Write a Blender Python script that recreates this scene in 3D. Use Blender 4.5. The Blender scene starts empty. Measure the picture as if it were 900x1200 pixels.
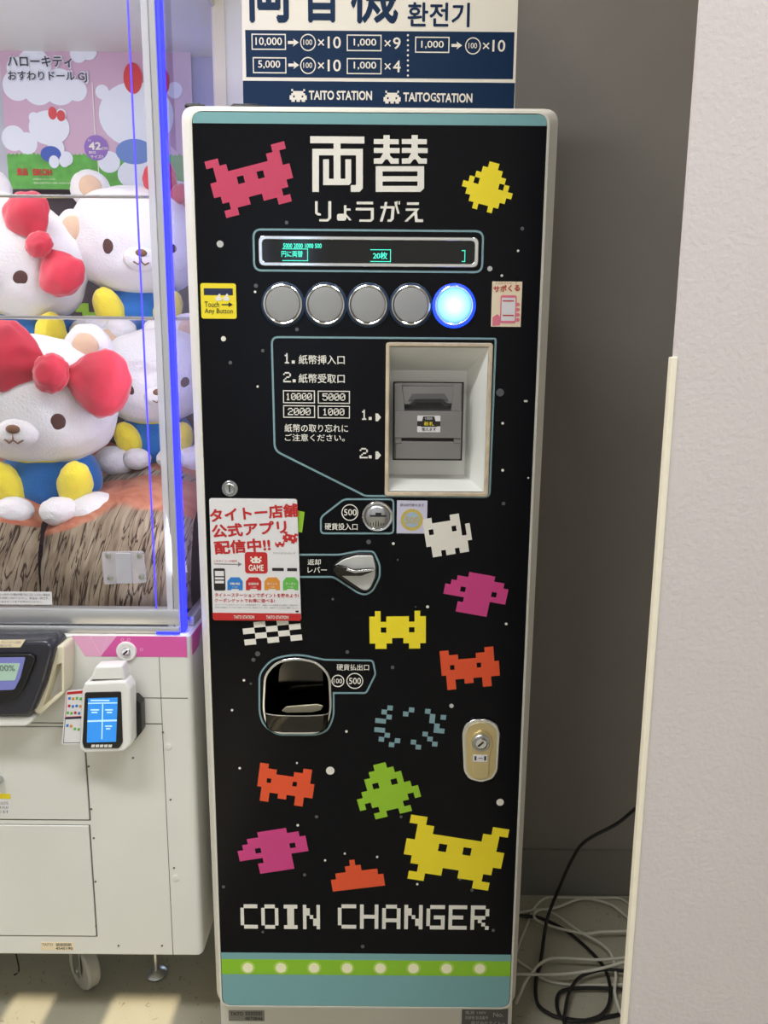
import bpy, bmesh, math, random
from mathutils import Vector, Matrix, noise
random.seed(7)
C = bpy.context.scene.collection
S = bpy.context.scene
# ------------------------------------------------------------------ camera (fitted), world, light, exposure
F, PITCH, ROLL = 900.0, 0.1807, 0.008
CAM = Vector((0.0247, -1.1636, 1.20))
FW = Vector((0, math.cos(PITCH), -math.sin(PITCH)))
U0 = Vector((0, math.sin(PITCH), math.cos(PITCH)))
RT = math.cos(ROLL) * Vector((1, 0, 0)) + math.sin(ROLL) * U0
UP = -math.sin(ROLL) * Vector((1, 0, 0)) + math.cos(ROLL) * U0
cd = bpy.data.cameras.new('camera'); cam = bpy.data.objects.new('camera', cd); C.objects.link(cam)
cd.sensor_fit = 'VERTICAL'; cd.sensor_height = 24.0; cd.lens = F / 1200.0 * 24.0; cd.clip_start = 0.02
cam.matrix_world = Matrix(((RT.x, UP.x, -FW.x, CAM.x), (RT.y, UP.y, -FW.y, CAM.y), (RT.z, UP.z, -FW.z, CAM.z), (0, 0, 0, 1)))
S.camera = cam
S.view_settings.view_transform = 'Standard'; S.view_settings.look = 'None'; S.view_settings.gamma = 1
S.view_settings.use_curve_mapping = False
S.view_settings.exposure = 0.0
S.cycles.max_bounces = 8; S.cycles.transparent_max_bounces = 12; S.cycles.sample_clamp_indirect = 4
S.cycles.use_denoising = True

w = bpy.data.worlds.new('sky'); S.world = w; w.use_nodes = True
bgn = w.node_tree.nodes['Background']; bgn.inputs[0].default_value = (0.62, 0.78, 1.0, 1); bgn.inputs[1].default_value = 2.6

def lamp(name, kind, loc, target, power, color, size=1.0, size_y=None):
    d = bpy.data.lights.new(name, kind); o = bpy.data.objects.new(name, d); C.objects.link(o)
    o.location = loc; d.energy = power; d.color = color
    o.rotation_euler = (Vector(target) - Vector(loc)).to_track_quat('-Z', 'Y').to_euler()
    if kind == 'AREA':
        d.shape = 'RECTANGLE' if size_y else 'SQUARE'; d.size = size
        if size_y: d.size_y = size_y
    elif kind == 'SPOT':
        d.shadow_soft_size = size
    return o
SUN_EL = math.radians(35)
sun = lamp('sun', 'SUN', (0, -4, 4), (0, -4 + math.cos(SUN_EL), 4 - math.sin(SUN_EL)), 7.0, (1, 0.86, 0.62))
sun.data.angle = math.radians(0.25)
lamp('ceiling_light_left', 'AREA', (-0.9, -1.3, 3.16), (-0.9, -1.3, 0), 44, (0.97, 0.985, 1.0), 1.2, 0.3)
lamp('ceiling_light_right', 'AREA', (1.1, -1.5, 3.16), (1.1, -1.5, 0), 36, (0.97, 0.985, 1.0), 1.2, 0.3)
wash = lamp('aisle_spot', 'SPOT', (-1.0, -0.02, 3.12), (0.7, 0.45, 1.75), 80, (1, 0.88, 0.76), 0.05)
wash.data.spot_size = math.radians(80); wash.data.spot_blend = 0.5
lamp('prize_light', 'AREA', (-0.62, 0.13, 1.845), (-0.60, 0.42, 0.6), 1.1, (1, 0.98, 0.97), 0.55, 0.10)
lamp('prize_fill_left', 'AREA', (-1.12, 0.16, 1.32), (-0.5, 0.36, 1.30), 3.2, (1, 0.98, 0.97), 0.12, 0.9)  # added fill, out of view, brightens the prize box evenly
lamp('prize_fill_right', 'AREA', (-0.33, 0.085, 1.32), (-0.62, 0.5, 1.28), 1.2, (0.95, 0.95, 1), 0.03, 0.9)  # second added fill at the front corner, lifts the dark cloth front

# ------------------------------------------------------------------ helpers
def P(px, py, Y=0.0):
    """the point of the vertical plane y=Y that the photograph shows at (px, py)"""
    d = FW * F + RT * (px - 450) + UP * (600 - py)
    return CAM + d * ((Y - CAM.y) / d.y)
def PF(px, py, Z=0.0):
    d = FW * F + RT * (px - 450) + UP * (600 - py)
    return CAM + d * ((Z - CAM.z) / d.z)
def sc(px, py, Y=0.0): return (P(px + 1, py, Y) - P(px, py, Y)).length
def lin(c):
    c = c / 255.0
    return c / 12.92 if c <= 0.04045 else ((c + 0.055) / 1.055) ** 2.4
def rgb(r, g, b): return (lin(r), lin(g), lin(b), 1)

def mat(name, col, rough=0.5, metal=0.0, emit=None, es=1.0, bump=0.0, bscale=200.0, var=0.0, vscale=6.0, coat=0.0, spec=0.5, alpha=1.0, sheen=0.0, sss=0.0):
    m = bpy.data.materials.new(name); m.use_nodes = True
    nt = m.node_tree; b = nt.nodes['Principled BSDF']
    b.inputs['Base Color'].default_value = col; b.inputs['Roughness'].default_value = rough
    b.inputs['Metallic'].default_value = metal; b.inputs['Coat Weight'].default_value = coat
    b.inputs['Specular IOR Level'].default_value = spec; b.inputs['Alpha'].default_value = alpha
    b.inputs['Sheen Weight'].default_value = sheen
    if sss: b.inputs['Subsurface Weight'].default_value = sss; b.inputs['Subsurface Scale'].default_value = 0.01
    if emit: b.inputs['Emission Color'].default_value = emit; b.inputs['Emission Strength'].default_value = es
    tc = nt.nodes.new('ShaderNodeNewGeometry')
    if var:
        n = nt.nodes.new('ShaderNodeTexNoise'); n.inputs['Scale'].default_value = vscale; n.inputs['Detail'].default_value = 6
        nt.links.new(tc.outputs['Position'], n.inputs['Vector'])
        mx = nt.nodes.new('ShaderNodeMix'); mx.data_type = 'RGBA'; mx.blend_type = 'MULTIPLY'
        mx.inputs['Factor'].default_value = 1.0; mx.inputs['A'].default_value = col
        r = nt.nodes.new('ShaderNodeMapRange'); r.inputs['From Min'].default_value = 0.3; r.inputs['From Max'].default_value = 0.7
        r.inputs['To Min'].default_value = 1 - var; r.inputs['To Max'].default_value = 1 + var * 0.3
        nt.links.new(n.outputs['Fac'], r.inputs['Value']); nt.links.new(r.outputs['Result'], mx.inputs['B'])
        nt.links.new(mx.outputs['Result'], b.inputs['Base Color'])
    if bump:
        n = nt.nodes.new('ShaderNodeTexNoise'); n.inputs['Scale'].default_value = bscale; n.inputs['Detail'].default_value = 3
        nt.links.new(tc.outputs['Position'], n.inputs['Vector'])
        bp = nt.nodes.new('ShaderNodeBump'); bp.inputs['Strength'].default_value = bump; bp.inputs['Distance'].default_value = 0.002
        nt.links.new(n.outputs['Fac'], bp.inputs['Height']); nt.links.new(bp.outputs['Normal'], b.inputs['Normal'])
    return m

def many(name, meshes, m, parent=None):
    for me in meshes: o = put(name, me, m, parent)
    return o
def put(name, me, m, parent=None):
    if m is not None and not me.materials: me.materials.append(m)
    me.name = name
    o = bpy.data.objects.new(name, me); C.objects.link(o)
    if parent:
        o.parent = parent; o.matrix_parent_inverse = Matrix.Identity(4)
        o.location = -root_loc(parent)
    return o
def root_loc(o):
    v = Vector((0, 0, 0))
    while o: v += o.location; o = o.parent
    return v
def finish(bm, smooth=True, ang=35):
    me = bpy.data.meshes.new('m'); bmesh.ops.recalc_face_normals(bm, faces=bm.faces[:]); bm.to_mesh(me); bm.free()
    if smooth:
        me.shade_smooth(); me.set_sharp_from_angle(angle=math.radians(ang))
    return me
def obj(name, bm, m, parent=None, smooth=True, ang=35): return put(name, finish(bm, smooth, ang), m, parent)
def tag(o, label=None, cat=None, group=None, kind=None):
    if label: o['label'] = label
    if cat: o['category'] = cat
    if group: o['group'] = group
    if kind: o['kind'] = kind
    return o
def thing(name, label, cat, loc=(0, 0, 0), group=None):
    o = bpy.data.objects.new(name, None); C.objects.link(o); o.location = loc; o.empty_display_size = 0.1
    return tag(o, label, cat, group)

def bx(bm, x0, x1, y0, y1, z0, z1, bev=0.0, seg=2):
    r = bmesh.ops.create_cube(bm, size=1.0)
    vs = r['verts']
    bmesh.ops.scale(bm, verts=vs, vec=(abs(x1 - x0), abs(y1 - y0), abs(z1 - z0)))
    bmesh.ops.translate(bm, verts=vs, vec=((x0 + x1) / 2, (y0 + y1) / 2, (z0 + z1) / 2))
    if bev:
        es = {e for v in vs for e in v.link_edges}
        bmesh.ops.bevel(bm, geom=list(es), offset=bev, segments=seg, affect='EDGES', profile=0.5)
def box(name, m, parent, x0, x1, y0, y1, z0, z1, bev=0.0):
    bm = bmesh.new(); bx(bm, x0, x1, y0, y1, z0, z1, bev); return obj(name, bm, m, parent)

# ---- flat plates out of outlines in (X, Z), holes allowed
def rnd(pts, r, n=5):
    """round the corners of a closed outline; r a number or one per corner"""
    out = []; k = len(pts)
    for i, p in enumerate(pts):
        rr = r[i] if isinstance(r, (list, tuple)) else r
        p = Vector(p[:2]); a = Vector(pts[i - 1][:2]) - p; b = Vector(pts[(i + 1) % k][:2]) - p
        if rr <= 1e-6 or a.length < 1e-6 or b.length < 1e-6: out.append(p); continue
        t = min(rr, a.length * 0.49, b.length * 0.49); A = p + a.normalized() * t; B = p + b.normalized() * t
        for j in range(n + 1):
            s = j / n; out.append(A * (1 - s) ** 2 + p * 2 * s * (1 - s) + B * s * s)
    return out
def area(pts): return sum(pts[i - 1][0] * pts[i][1] - pts[i][0] * pts[i - 1][1] for i in range(len(pts))) / 2
def offs(pts, d):
    """offset a closed outline outwards by d"""
    if area(pts) < 0: pts = pts[::-1]
    out = []; k = len(pts)
    for i in range(k):
        a, p, b = (Vector(pts[i - 1]), Vector(pts[i]), Vector(pts[(i + 1) % k]))
        u = p - a; v = b - p
        if u.length < 1e-7: u = v
        if v.length < 1e-7: v = u
        u.normalize(); v.normalize(); n1 = Vector((u.y, -u.x)); n2 = Vector((v.y, -v.x)); n = n1 + n2
        if n.length < 1e-4: n = n1
        n.normalize(); c = max(0.4, n.dot(n1)); out.append(p + n * d / c)
    return out
def px2(pts, Y=0.0):
    o = []
    for p in pts:
        q = P(p[0], p[1], Y); o.append(Vector((q.x, q.z)))
    return o
def rect(x0, y0, x1, y1, Y=0.0, r=0.0, n=5):
    """axis-aligned rectangle on the plane, measured by its edge midpoints in the photograph"""
    xc, yc = (x0 + x1) / 2, (y0 + y1) / 2
    L, R_, T, B = P(x0, yc, Y).x, P(x1, yc, Y).x, P(xc, y0, Y).z, P(xc, y1, Y).z
    p = [Vector((L, T)), Vector((R_, T)), Vector((R_, B)), Vector((L, B))]
    return rnd(p, r * sc(xc, yc, Y), n) if r else p
def circ(cx, cy, r, Y=0.0, n=40, ry=None):
    c = P(cx, cy, Y); s = sc(cx, cy, Y)
    return [Vector((c.x + r * s * math.cos(2 * math.pi * i / n), c.z + (ry or r) * s * math.sin(2 * math.pi * i / n))) for i in range(n)]
def plate_mesh(outlines, yf, th, bevel=0.0):
    """solid plate whose front face is at y=yf, thickness th going back; even-odd holes"""
    cu = bpy.data.curves.new('c', 'CURVE'); cu.dimensions = '2D'; cu.fill_mode = 'BOTH'
    for pts in outlines:
        sp = cu.splines.new('POLY'); sp.points.add(len(pts) - 1)
        for i, p in enumerate(pts): sp.points[i].co = (p[0], p[1], 0, 1)
        sp.use_cyclic_u = True
    cu.extrude = max(th / 2 - bevel, 1e-6)
    if bevel: cu.bevel_depth = bevel; cu.bevel_resolution = 2; cu.offset = -bevel
    o = bpy.data.objects.new('c', cu); C.objects.link(o); bpy.context.view_layer.update()
    me = bpy.data.meshes.new_from_object(o.evaluated_get(bpy.context.evaluated_depsgraph_get()))
    bpy.data.objects.remove(o); bpy.data.curves.remove(cu)
    me.transform(Matrix(((1, 0, 0, 0), (0, 0, -1, yf + th / 2), (0, 1, 0, 0), (0, 0, 0, 1))))
    me.materials.clear()
    return me
def joined(meshes):
    bm = bmesh.new()
    for i, me in enumerate(meshes):
        me.transform(Matrix.Translation((0, -0.00004 * (i % 7), 0))); bm.from_mesh(me); bpy.data.meshes.remove(me)
    me = bpy.data.meshes.new('m'); bmesh.ops.recalc_face_normals(bm, faces=bm.faces[:]); bm.to_mesh(me); bm.free(); return me
def plate(name, m, parent, outlines, yf, th, bevel=0.0):
    me = plate_mesh(outlines, yf, th, bevel)
    me.shade_smooth(); me.set_sharp_from_angle(angle=math.radians(30))
    return put(name, me, m, parent)
def stroke(pts, wd): return [offs(pts, wd / 2), offs(pts, -wd / 2)]
def strokes(name, m, parent, loops, wd, yf, th=0.0006):
    for l in loops: put(name, plate_mesh(stroke(l, wd), yf, th), m, parent)
_tc = {}
def text_raw(body, bold):
    k = (body, bold)
    if k not in _tc:
        c = bpy.data.curves.new('t', 'FONT'); c.body = body; c.offset = bold; c.resolution_u = 3
        o = bpy.data.objects.new('t', c); C.objects.link(o); bpy.context.view_layer.update()
        me = bpy.data.meshes.new_from_object(o.evaluated_get(bpy.context.evaluated_depsgraph_get()))
        bpy.data.objects.remove(o); bpy.data.curves.remove(c)
        xs = [v.co.x for v in me.vertices]; ys = [v.co.y for v in me.vertices]
        _tc[k] = (me, min(xs), max(xs), min(ys), max(ys))
    return _tc[k]
def text_mesh(body, x0, y0, x1, y1, Y, bold=0.0, ang=0.0, lift=0.0):
    """lettering filling the photographed box (x0,y0)-(x1,y1) on plane Y"""
    me, a, b, c, d = text_raw(body, 0.0)
    if bold:   # heavier weight: shifted copies of the outline, which never breaks a dense glyph
        k = bold; bmm = bmesh.new(); n0 = 0
        for i_, (du, dv) in enumerate(((0, 0), (k, 0), (-k, 0), (0, k), (0, -k), (k * 0.7, k * 0.7), (-k * 0.7, -k * 0.7), (k * 0.7, -k * 0.7), (-k * 0.7, k * 0.7))):
            if i_ > 4 and bold < 0.025: break
            bmm.from_mesh(me); bmm.verts.ensure_lookup_table()
            for v in bmm.verts[n0:]: v.co.x += du; v.co.y += dv; v.co.z += i_ * 0.00001 / 0.02
            n0 = len(bmm.verts)
        me = bpy.data.meshes.new('t'); bmm.to_mesh(me); bmm.free(); a, b, c, d = a - k, b + k, c - k, d + k
    else: me = me.copy()
    xc, yc = (x0 + x1) / 2, (y0 + y1) / 2; q = P(xc, yc, Y)
    W = P(x1, yc, Y).x - P(x0, yc, Y).x; H = P(xc, y0, Y).z - P(xc, y1, Y).z
    ca, sa = math.cos(ang), math.sin(ang)
    for v in me.vertices:
        u = ((v.co.x - a) / (b - a) - 0.5) * W; t = ((v.co.y - c) / (d - c) - 0.5) * H
        v.co = (q.x + u * ca - t * sa, Y - lift - min(v.co.z * 0.02, 0.0002), q.z + u * sa + t * ca)
    me.materials.clear()
    return me
def texts(name, m, parent, items, Y, lift=0.0008, bold=0.0):
    for it in items:
        me = text_mesh(it[0], it[1], it[2], it[3], it[4], Y, it[5] if len(it) > 5 else bold, it[6] if len(it) > 6 else 0.0, lift)
        o = put(name, me, m, parent)
        if (it[4] - it[2]) < 9: o['kind'] = 'stuff' 
def bitmap(rows, cx, cy, wpx, hpx, Y, ang=0.0, yf=None, th=0.0006):
    """pixel art: thin square tiles; runs of cells merged, returned as mesh"""
    s = sc(cx, cy, Y); H = (P(cx, cy - hpx / 2, Y).z - P(cx, cy + hpx / 2, Y).z); W = wpx * s
    q = P(cx, cy, Y); n = max(len(r) for r in rows); k = len(rows); cw, ch = W / n, H / k
    bm = bmesh.new(); ca, sa = math.cos(ang), math.sin(ang); yf = Y - th if yf is None else yf
    for j, r in enumerate(rows):
        i = 0
        while i < len(r):
            if r[i] != '#': i += 1; continue
            e = i
            while e < len(r) and r[e] == '#': e += 1
            vs = []
            for (u, v) in ((i * cw - W / 2, H / 2 - j * ch), (e * cw - W / 2, H / 2 - j * ch), (e * cw - W / 2, H / 2 - (j + 1) * ch - ch * 0.01), (i * cw - W / 2, H / 2 - (j + 1) * ch - ch * 0.01)):
                for y in (yf, yf + th): vs.append(bm.verts.new((q.x + u * ca - v * sa, y, q.z + u * sa + v * ca)))
            f = [vs[0], vs[2], vs[4], vs[6]]; b_ = [vs[1], vs[3], vs[5], vs[7]]
            bm.faces.new(f); bm.faces.new(b_[::-1])
            for a_ in range(4):
                c_ = (a_ + 1) % 4; bm.faces.new((f[a_], b_[a_], b_[c_], f[c_]))
            i = e
    return finish(bm, False)
def lathe(bm, prof, c, n=40, axis='Y'):
    """prof: (radius, offset along -axis... towards the viewer) turned about the Y axis (or Z) at c"""
    rings = []
    for r, d in prof:
        ring = []
        for i in range(n):
            a = 2 * math.pi * i / n
            co = (c[0] + r * math.cos(a), c[1] - d, c[2] + r * math.sin(a)) if axis == 'Y' else (c[0] + r * math.cos(a), c[1] + r * math.sin(a), c[2] + d) if axis == 'Z' else (c[0] + d, c[1] + r * math.cos(a), c[2] + r * math.sin(a))
            ring.append(bm.verts.new(co))
        rings.append(ring)
    for a, b in zip(rings, rings[1:]):
        for i in range(n): bm.faces.new((a[i], a[(i + 1) % n], b[(i + 1) % n], b[i]))
    bm.faces.new(rings[0]); bm.faces.new(rings[-1])
def loft(bm, loops, cap0=True, cap1=True):
    """loops: equal-length lists of 3D points"""
    R_ = [[bm.verts.new(p) for p in l] for l in loops]
    n = len(R_[0])
    for a, b in zip(R_, R_[1:]):
        for i in range(n): bm.faces.new((a[i], a[(i + 1) % n], b[(i + 1) % n], b[i]))
    if cap0: bm.faces.new(R_[0])
    if cap1: bm.faces.new(R_[-1])
def at(loop, y): return [Vector((p[0], y, p[1])) for p in loop]
def tube(bm, pts, r, n=8):
    pts = [Vector(p) for p in pts]; loops = []; up = Vector((0.13, 0.2, 0.97)).normalized()
    for i, p in enumerate(pts):
        t = (pts[min(i + 1, len(pts) - 1)] - pts[max(i - 1, 0)]).normalized()
        s = t.cross(up)
        if s.length < 0.05: s = t.cross(Vector((1, 0, 0)))
        s.normalize(); u = s.cross(t); rr = r(i / (len(pts) - 1)) if callable(r) else r
        loops.append([p + (s * math.cos(2 * math.pi * k / n) + u * math.sin(2 * math.pi * k / n)) * rr for k in range(n)])
    loft(bm, loops)
def smoothpath(pts, sub=8):
    pts = [Vector(p) for p in pts]; out = []
    for i in range(len(pts) - 1):
        p0, p1, p2, p3 = pts[max(i - 1, 0)], pts[i], pts[i + 1], pts[min(i + 2, len(pts) - 1)]
        for j in range(sub):
            t = j / sub
            out.append(0.5 * ((2 * p1) + (p2 - p0) * t + (2 * p0 - 5 * p1 + 4 * p2 - p3) * t * t + (3 * p1 - p0 - 3 * p2 + p3) * t ** 3))
    return out + [pts[-1]]

# ------------------------------------------------------------------ materials
M = {}
M['paint'] = mat('cream painted metal', rgb(222, 219, 208), 0.42, bump=0.06, bscale=350, var=0.05, vscale=5)
M['clawpaint'] = mat('white painted metal', rgb(226, 225, 219), 0.38, bump=0.05, bscale=300, var=0.06, vscale=4)
M['groove'] = mat('dark gap', rgb(95, 92, 86), 0.8)
M['black'] = mat('black printed film', rgb(8, 8, 14), 0.25, spec=0.16, bump=0.03, bscale=120)
M['teal'] = mat('dull teal print', rgb(120, 168, 172), 0.35)
M['line'] = mat('pale teal line print', rgb(126, 160, 168), 0.4)
M['green'] = mat('green print', rgb(140, 196, 42), 0.4)
M['lime'] = mat('lime print', rgb(180, 215, 90), 0.4)
M['bulb'] = mat('cream dot print', rgb(246, 244, 206), 0.4)
M['white'] = mat('white print', rgb(232, 228, 218), 0.45)
M['grey1'] = mat('light grey dot print', rgb(190, 190, 186), 0.5)
M['grey2'] = mat('dim grey dot print', rgb(85, 85, 88), 0.5)
M['pink'] = mat('rose print', rgb(198, 62, 96), 0.4)
M['magenta'] = mat('magenta print', rgb(206, 62, 132), 0.4)
M['yellow'] = mat('yellow print', rgb(248, 226, 40), 0.4)
M['orange'] = mat('red orange print', rgb(232, 84, 44), 0.4)
M['leaf'] = mat('leaf green print', rgb(150, 198, 42), 0.4)
M['chrome'] = mat('chrome', rgb(225, 225, 228), 0.12, 1.0)
M['satin'] = mat('brushed steel', rgb(186, 188, 190), 0.32, 1.0, bump=0.04, bscale=400)
M['brass'] = mat('pale gold plate', rgb(226, 208, 160), 0.35, 0.85)
M['darkchrome'] = mat('smoked chrome', rgb(70, 68, 66), 0.10, 1.0)
M['darkplastic'] = mat('near black plastic', rgb(22, 22, 24), 0.35)
M['navy'] = mat('navy ring print', rgb(22, 52, 84), 0.3)
M['cap'] = mat('frosted grey button cap', rgb(158, 158, 158), 0.35, 0.25, bump=0.05, bscale=300)
M['blueglow'] = mat('lit blue ring', rgb(20, 60, 255), 0.4, emit=(0.01, 0.06, 1, 1), es=1.6)
M['greyplastic'] = mat('grey moulded plastic', rgb(126, 124, 122), 0.5, bump=0.08, bscale=500)
M['greyplastic2'] = mat('darker grey plastic', rgb(92, 91, 92), 0.5)
M['recess'] = mat('beige white tray paint', rgb(238, 238, 233), 0.45, var=0.05, vscale=12)
M['rim'] = mat('worn beige rim', rgb(214, 196, 170), 0.5, var=0.25, vscale=40)
M['cyan'] = mat('cyan display segments', rgb(70, 230, 200), 0.5, emit=rgb(70, 235, 205), es=0.75)
M['displayglass'] = mat('black display glass', rgb(8, 9, 14), 0.08, spec=0.45)
M['signnavy'] = mat('navy sign print', rgb(12, 42, 74), 0.4, spec=0.2)
M['signcream'] = mat('cream sign print', rgb(238, 230, 214), 0.4)
M['stick_yellow'] = mat('yellow sticker', rgb(240, 218, 40), 0.4)
M['stick_navy'] = mat('navy sticker print', rgb(26, 34, 70), 0.5)
M['ink'] = mat('black ink', rgb(30, 28, 30), 0.5)
M['redink'] = mat('red ink', rgb(190, 36, 38), 0.45)
M['paper'] = mat('glossy white card', rgb(226, 224, 226), 0.3, coat=0.3)
M['greyink'] = mat('grey ink', rgb(130, 128, 132), 0.5)
M['icoblue'] = mat('blue ink', rgb(40, 120, 200), 0.5)
M['icoorange'] = mat('ochre ink', rgb(214, 140, 50), 0.5)
M['icogreen'] = mat('green ink', rgb(96, 178, 74), 0.5)
M['stickcream'] = mat('pale cream sticker', rgb(238, 222, 190), 0.5)
M['stickpink'] = mat('pink ink', rgb(226, 120, 140), 0.5)
M['lavender'] = mat('lavender card', rgb(204, 200, 222), 0.4)
M['coin_gold'] = mat('gold ink', rgb(196, 176, 90), 0.5)
M['coin_blue'] = mat('pale blue ink', rgb(160, 180, 206), 0.5)
M['tongue'] = mat('pale lit tongue edge', rgb(190, 182, 156), 0.35, 0.5)
M['shroud'] = mat('pale cast metal', rgb(205, 206, 204), 0.45, 0.45)
M['plate'] = mat('brushed metal plate', rgb(150, 148, 140), 0.4, 0.6)
M['greywall'] = mat('dark grey wall paper', rgb(126, 121, 114), 0.7, bump=0.25, bscale=260, var=0.04)
M['baseboard'] = mat('grey vinyl baseboard', rgb(112, 110, 104), 0.55)
M['whitewall'] = mat('embossed off white wallpaper', rgb(204, 196, 195), 0.75, bump=0.35, bscale=190, var=0.03, vscale=3)
M['trim_and_litface'] = mat('cream trim and lit face', rgb(236, 228, 208), 0.4)
M['column'] = mat('cool white column paint', rgb(232, 230, 226), 0.6)
M['wallroom'] = mat('plain white wall', rgb(206, 204, 198), 0.8)
M['ceil'] = mat('white ceiling', rgb(220, 220, 216), 0.85)
M['diffuser'] = mat('lit light diffuser', rgb(250, 250, 245), 0.5, emit=(1, 0.98, 0.93, 1), es=5.0)
M['cable_black'] = mat('black rubber cable', rgb(20, 20, 20), 0.5)
M['cable_white'] = mat('off white cable sheath', rgb(200, 196, 182), 0.5)
M['pinkband'] = mat('magenta pink film', rgb(216, 90, 164), 0.35)
M['pinkpale'] = mat('pale pink film', rgb(232, 170, 206), 0.35)
M['pinklight'] = mat('light pink print line', rgb(240, 190, 220), 0.35)
M['rail'] = mat('satin aluminium', rgb(205, 206, 210), 0.28, 0.7)
M['acrylic'] = mat('frosted clear plastic', rgb(214, 214, 222), 0.25, alpha=0.72)
M['led_blue'] = mat('blue led glow', rgb(30, 40, 255), 0.4, emit=(0.028, 0.03, 1, 1), es=2.0)
M['led_reflection'] = mat('dim blue led reflection', rgb(80, 70, 235), 0.4, emit=(0.07, 0.05, 0.8, 1), es=0.9)
M['whiteplastic'] = mat('white plastic', rgb(232, 231, 228), 0.4)
M['ivoryplastic'] = mat('ivory plastic', rgb(232, 224, 198), 0.4)
M['darkgrey'] = mat('dark grey gloss plastic', rgb(46, 46, 56), 0.22)
M['lcd'] = mat('pale violet screen', rgb(110, 112, 165), 0.2, emit=rgb(110, 116, 190), es=0.35)
M['lcdgreen'] = mat('green grey lcd', rgb(150, 175, 160), 0.2, emit=rgb(150, 178, 160), es=0.4)
M['lcdtext'] = mat('grey lcd segments', rgb(90, 110, 105), 0.4)
M['screenblue'] = mat('blue lit screen', rgb(40, 120, 200), 0.12, emit=rgb(50, 135, 215), es=0.7)
M['screenpale'] = mat('pale screen print', rgb(170, 210, 235), 0.2, emit=rgb(170, 212, 240), es=0.6)
M['sky'] = None
M['rubber'] = mat('grey caster tyre', rgb(170, 168, 160), 0.5, var=0.1, vscale=30)
M['shelfglass'] = mat('clear shelf', rgb(220, 225, 225), 0.1, alpha=0.16)

def glass(name, tint, fac):
    m = bpy.data.materials.new(name); m.use_nodes = True; nt = m.node_tree; nt.nodes.clear()
    o = nt.nodes.new('ShaderNodeOutputMaterial'); t = nt.nodes.new('ShaderNodeBsdfTransparent'); g = nt.nodes.new('ShaderNodeBsdfGlossy')
    t.inputs[0].default_value = tint; g.inputs['Roughness'].default_value = 0.02
    fr = nt.nodes.new('ShaderNodeFresnel'); fr.inputs[0].default_value = 1.45
    mu = nt.nodes.new('ShaderNodeMath'); mu.operation = 'MULTIPLY'; mu.inputs[1].default_value = fac
    mx = nt.nodes.new('ShaderNodeMixShader')
    ge = nt.nodes.new('ShaderNodeNewGeometry'); iv = nt.nodes.new('ShaderNodeMath'); iv.operation = 'SUBTRACT'; iv.inputs[0].default_value = 1.0; nt.links.new(ge.outputs['Backfacing'], iv.inputs[1])
    m2 = nt.nodes.new('ShaderNodeMath'); m2.operation = 'MULTIPLY'; nt.links.new(fr.outputs[0], m2.inputs[0]); nt.links.new(iv.outputs[0], m2.inputs[1]); nt.links.new(m2.outputs[0], mu.inputs[0]); nt.links.new(mu.outputs[0], mx.inputs[0]); nt.links.new(t.outputs[0], mx.inputs[1]); nt.links.new(g.outputs[0], mx.inputs[2])
    nt.links.new(mx.outputs[0], o.inputs[0]); return m
M['glass'] = glass('front pane glass', (0.95, 0.95, 0.965, 1), 1.0)
M['sideglass'] = glass('side pane glass', (0.80, 0.80, 0.97, 1), 1.0)  # lavender haze on the pane is put into the tint

def floor_mat():
    m = mat('worn grey green vinyl floor', rgb(168, 163, 144), 0.42, var=0.16, vscale=5); nt = m.node_tree
    b = nt.nodes['Principled BSDF']; src = b.inputs['Base Color'].links[0].from_socket
    g = nt.nodes.new('ShaderNodeNewGeometry')
    n = nt.nodes.new('ShaderNodeTexNoise'); n.inputs['Scale'].default_value = 90; n.inputs['Detail'].default_value = 5; n.inputs['Distortion'].default_value = 1.2
    nt.links.new(g.outputs['Position'], n.inputs['Vector'])
    r = nt.nodes.new('ShaderNodeValToRGB'); r.color_ramp.elements[0].position = 0.30; r.color_ramp.elements[0].color = (0.45, 0.42, 0.38, 1)
    r.color_ramp.elements[1].position = 0.36; r.color_ramp.elements[1].color = (1, 1, 1, 1)
    nt.links.new(n.outputs['Fac'], r.inputs[0])
    mx = nt.nodes.new('ShaderNodeMix'); mx.data_type = 'RGBA'; mx.blend_type = 'MULTIPLY'; mx.inputs['Factor'].default_value = 0.8
    nt.links.new(src, mx.inputs['A']); nt.links.new(r.outputs[0], mx.inputs['B']); nt.links.new(mx.outputs['Result'], b.inputs['Base Color'])
    return m
M['floor'] = floor_mat()

# ------------------------------------------------------------------ the setting
WY = 0.448
def struct(name, m, x0, x1, y0, y1, z0, z1, parent=None):
    o = box(name, m, parent, x0, x1, y0, y1, z0, z1); o['kind'] = 'structure'; return o
XL, XR, YF, YB, ZC = -2.2, 2.2, -3.0, 1.25, 3.2
struct('floor', M['floor'], XL, XR, YF - 0.1, YB, -0.05, 0.0)
struct('ceiling', M['ceil'], XL, XR, YF - 0.1, YB, ZC, ZC + 0.05)
struct('wall_left', M['wallroom'], XL - 0.05, XL, YF, YB, 0, ZC)
struct('wall_right', M['wallroom'], XR, XR + 0.05, YF, YB, 0, ZC)
struct('wall_back', M['greywall'], -0.279, XR, WY, WY + 0.08, 0, ZC)
struct('wall_back_left', M['wallroom'], XL, -0.279, YB, YB + 0.05, 0, ZC)
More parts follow.
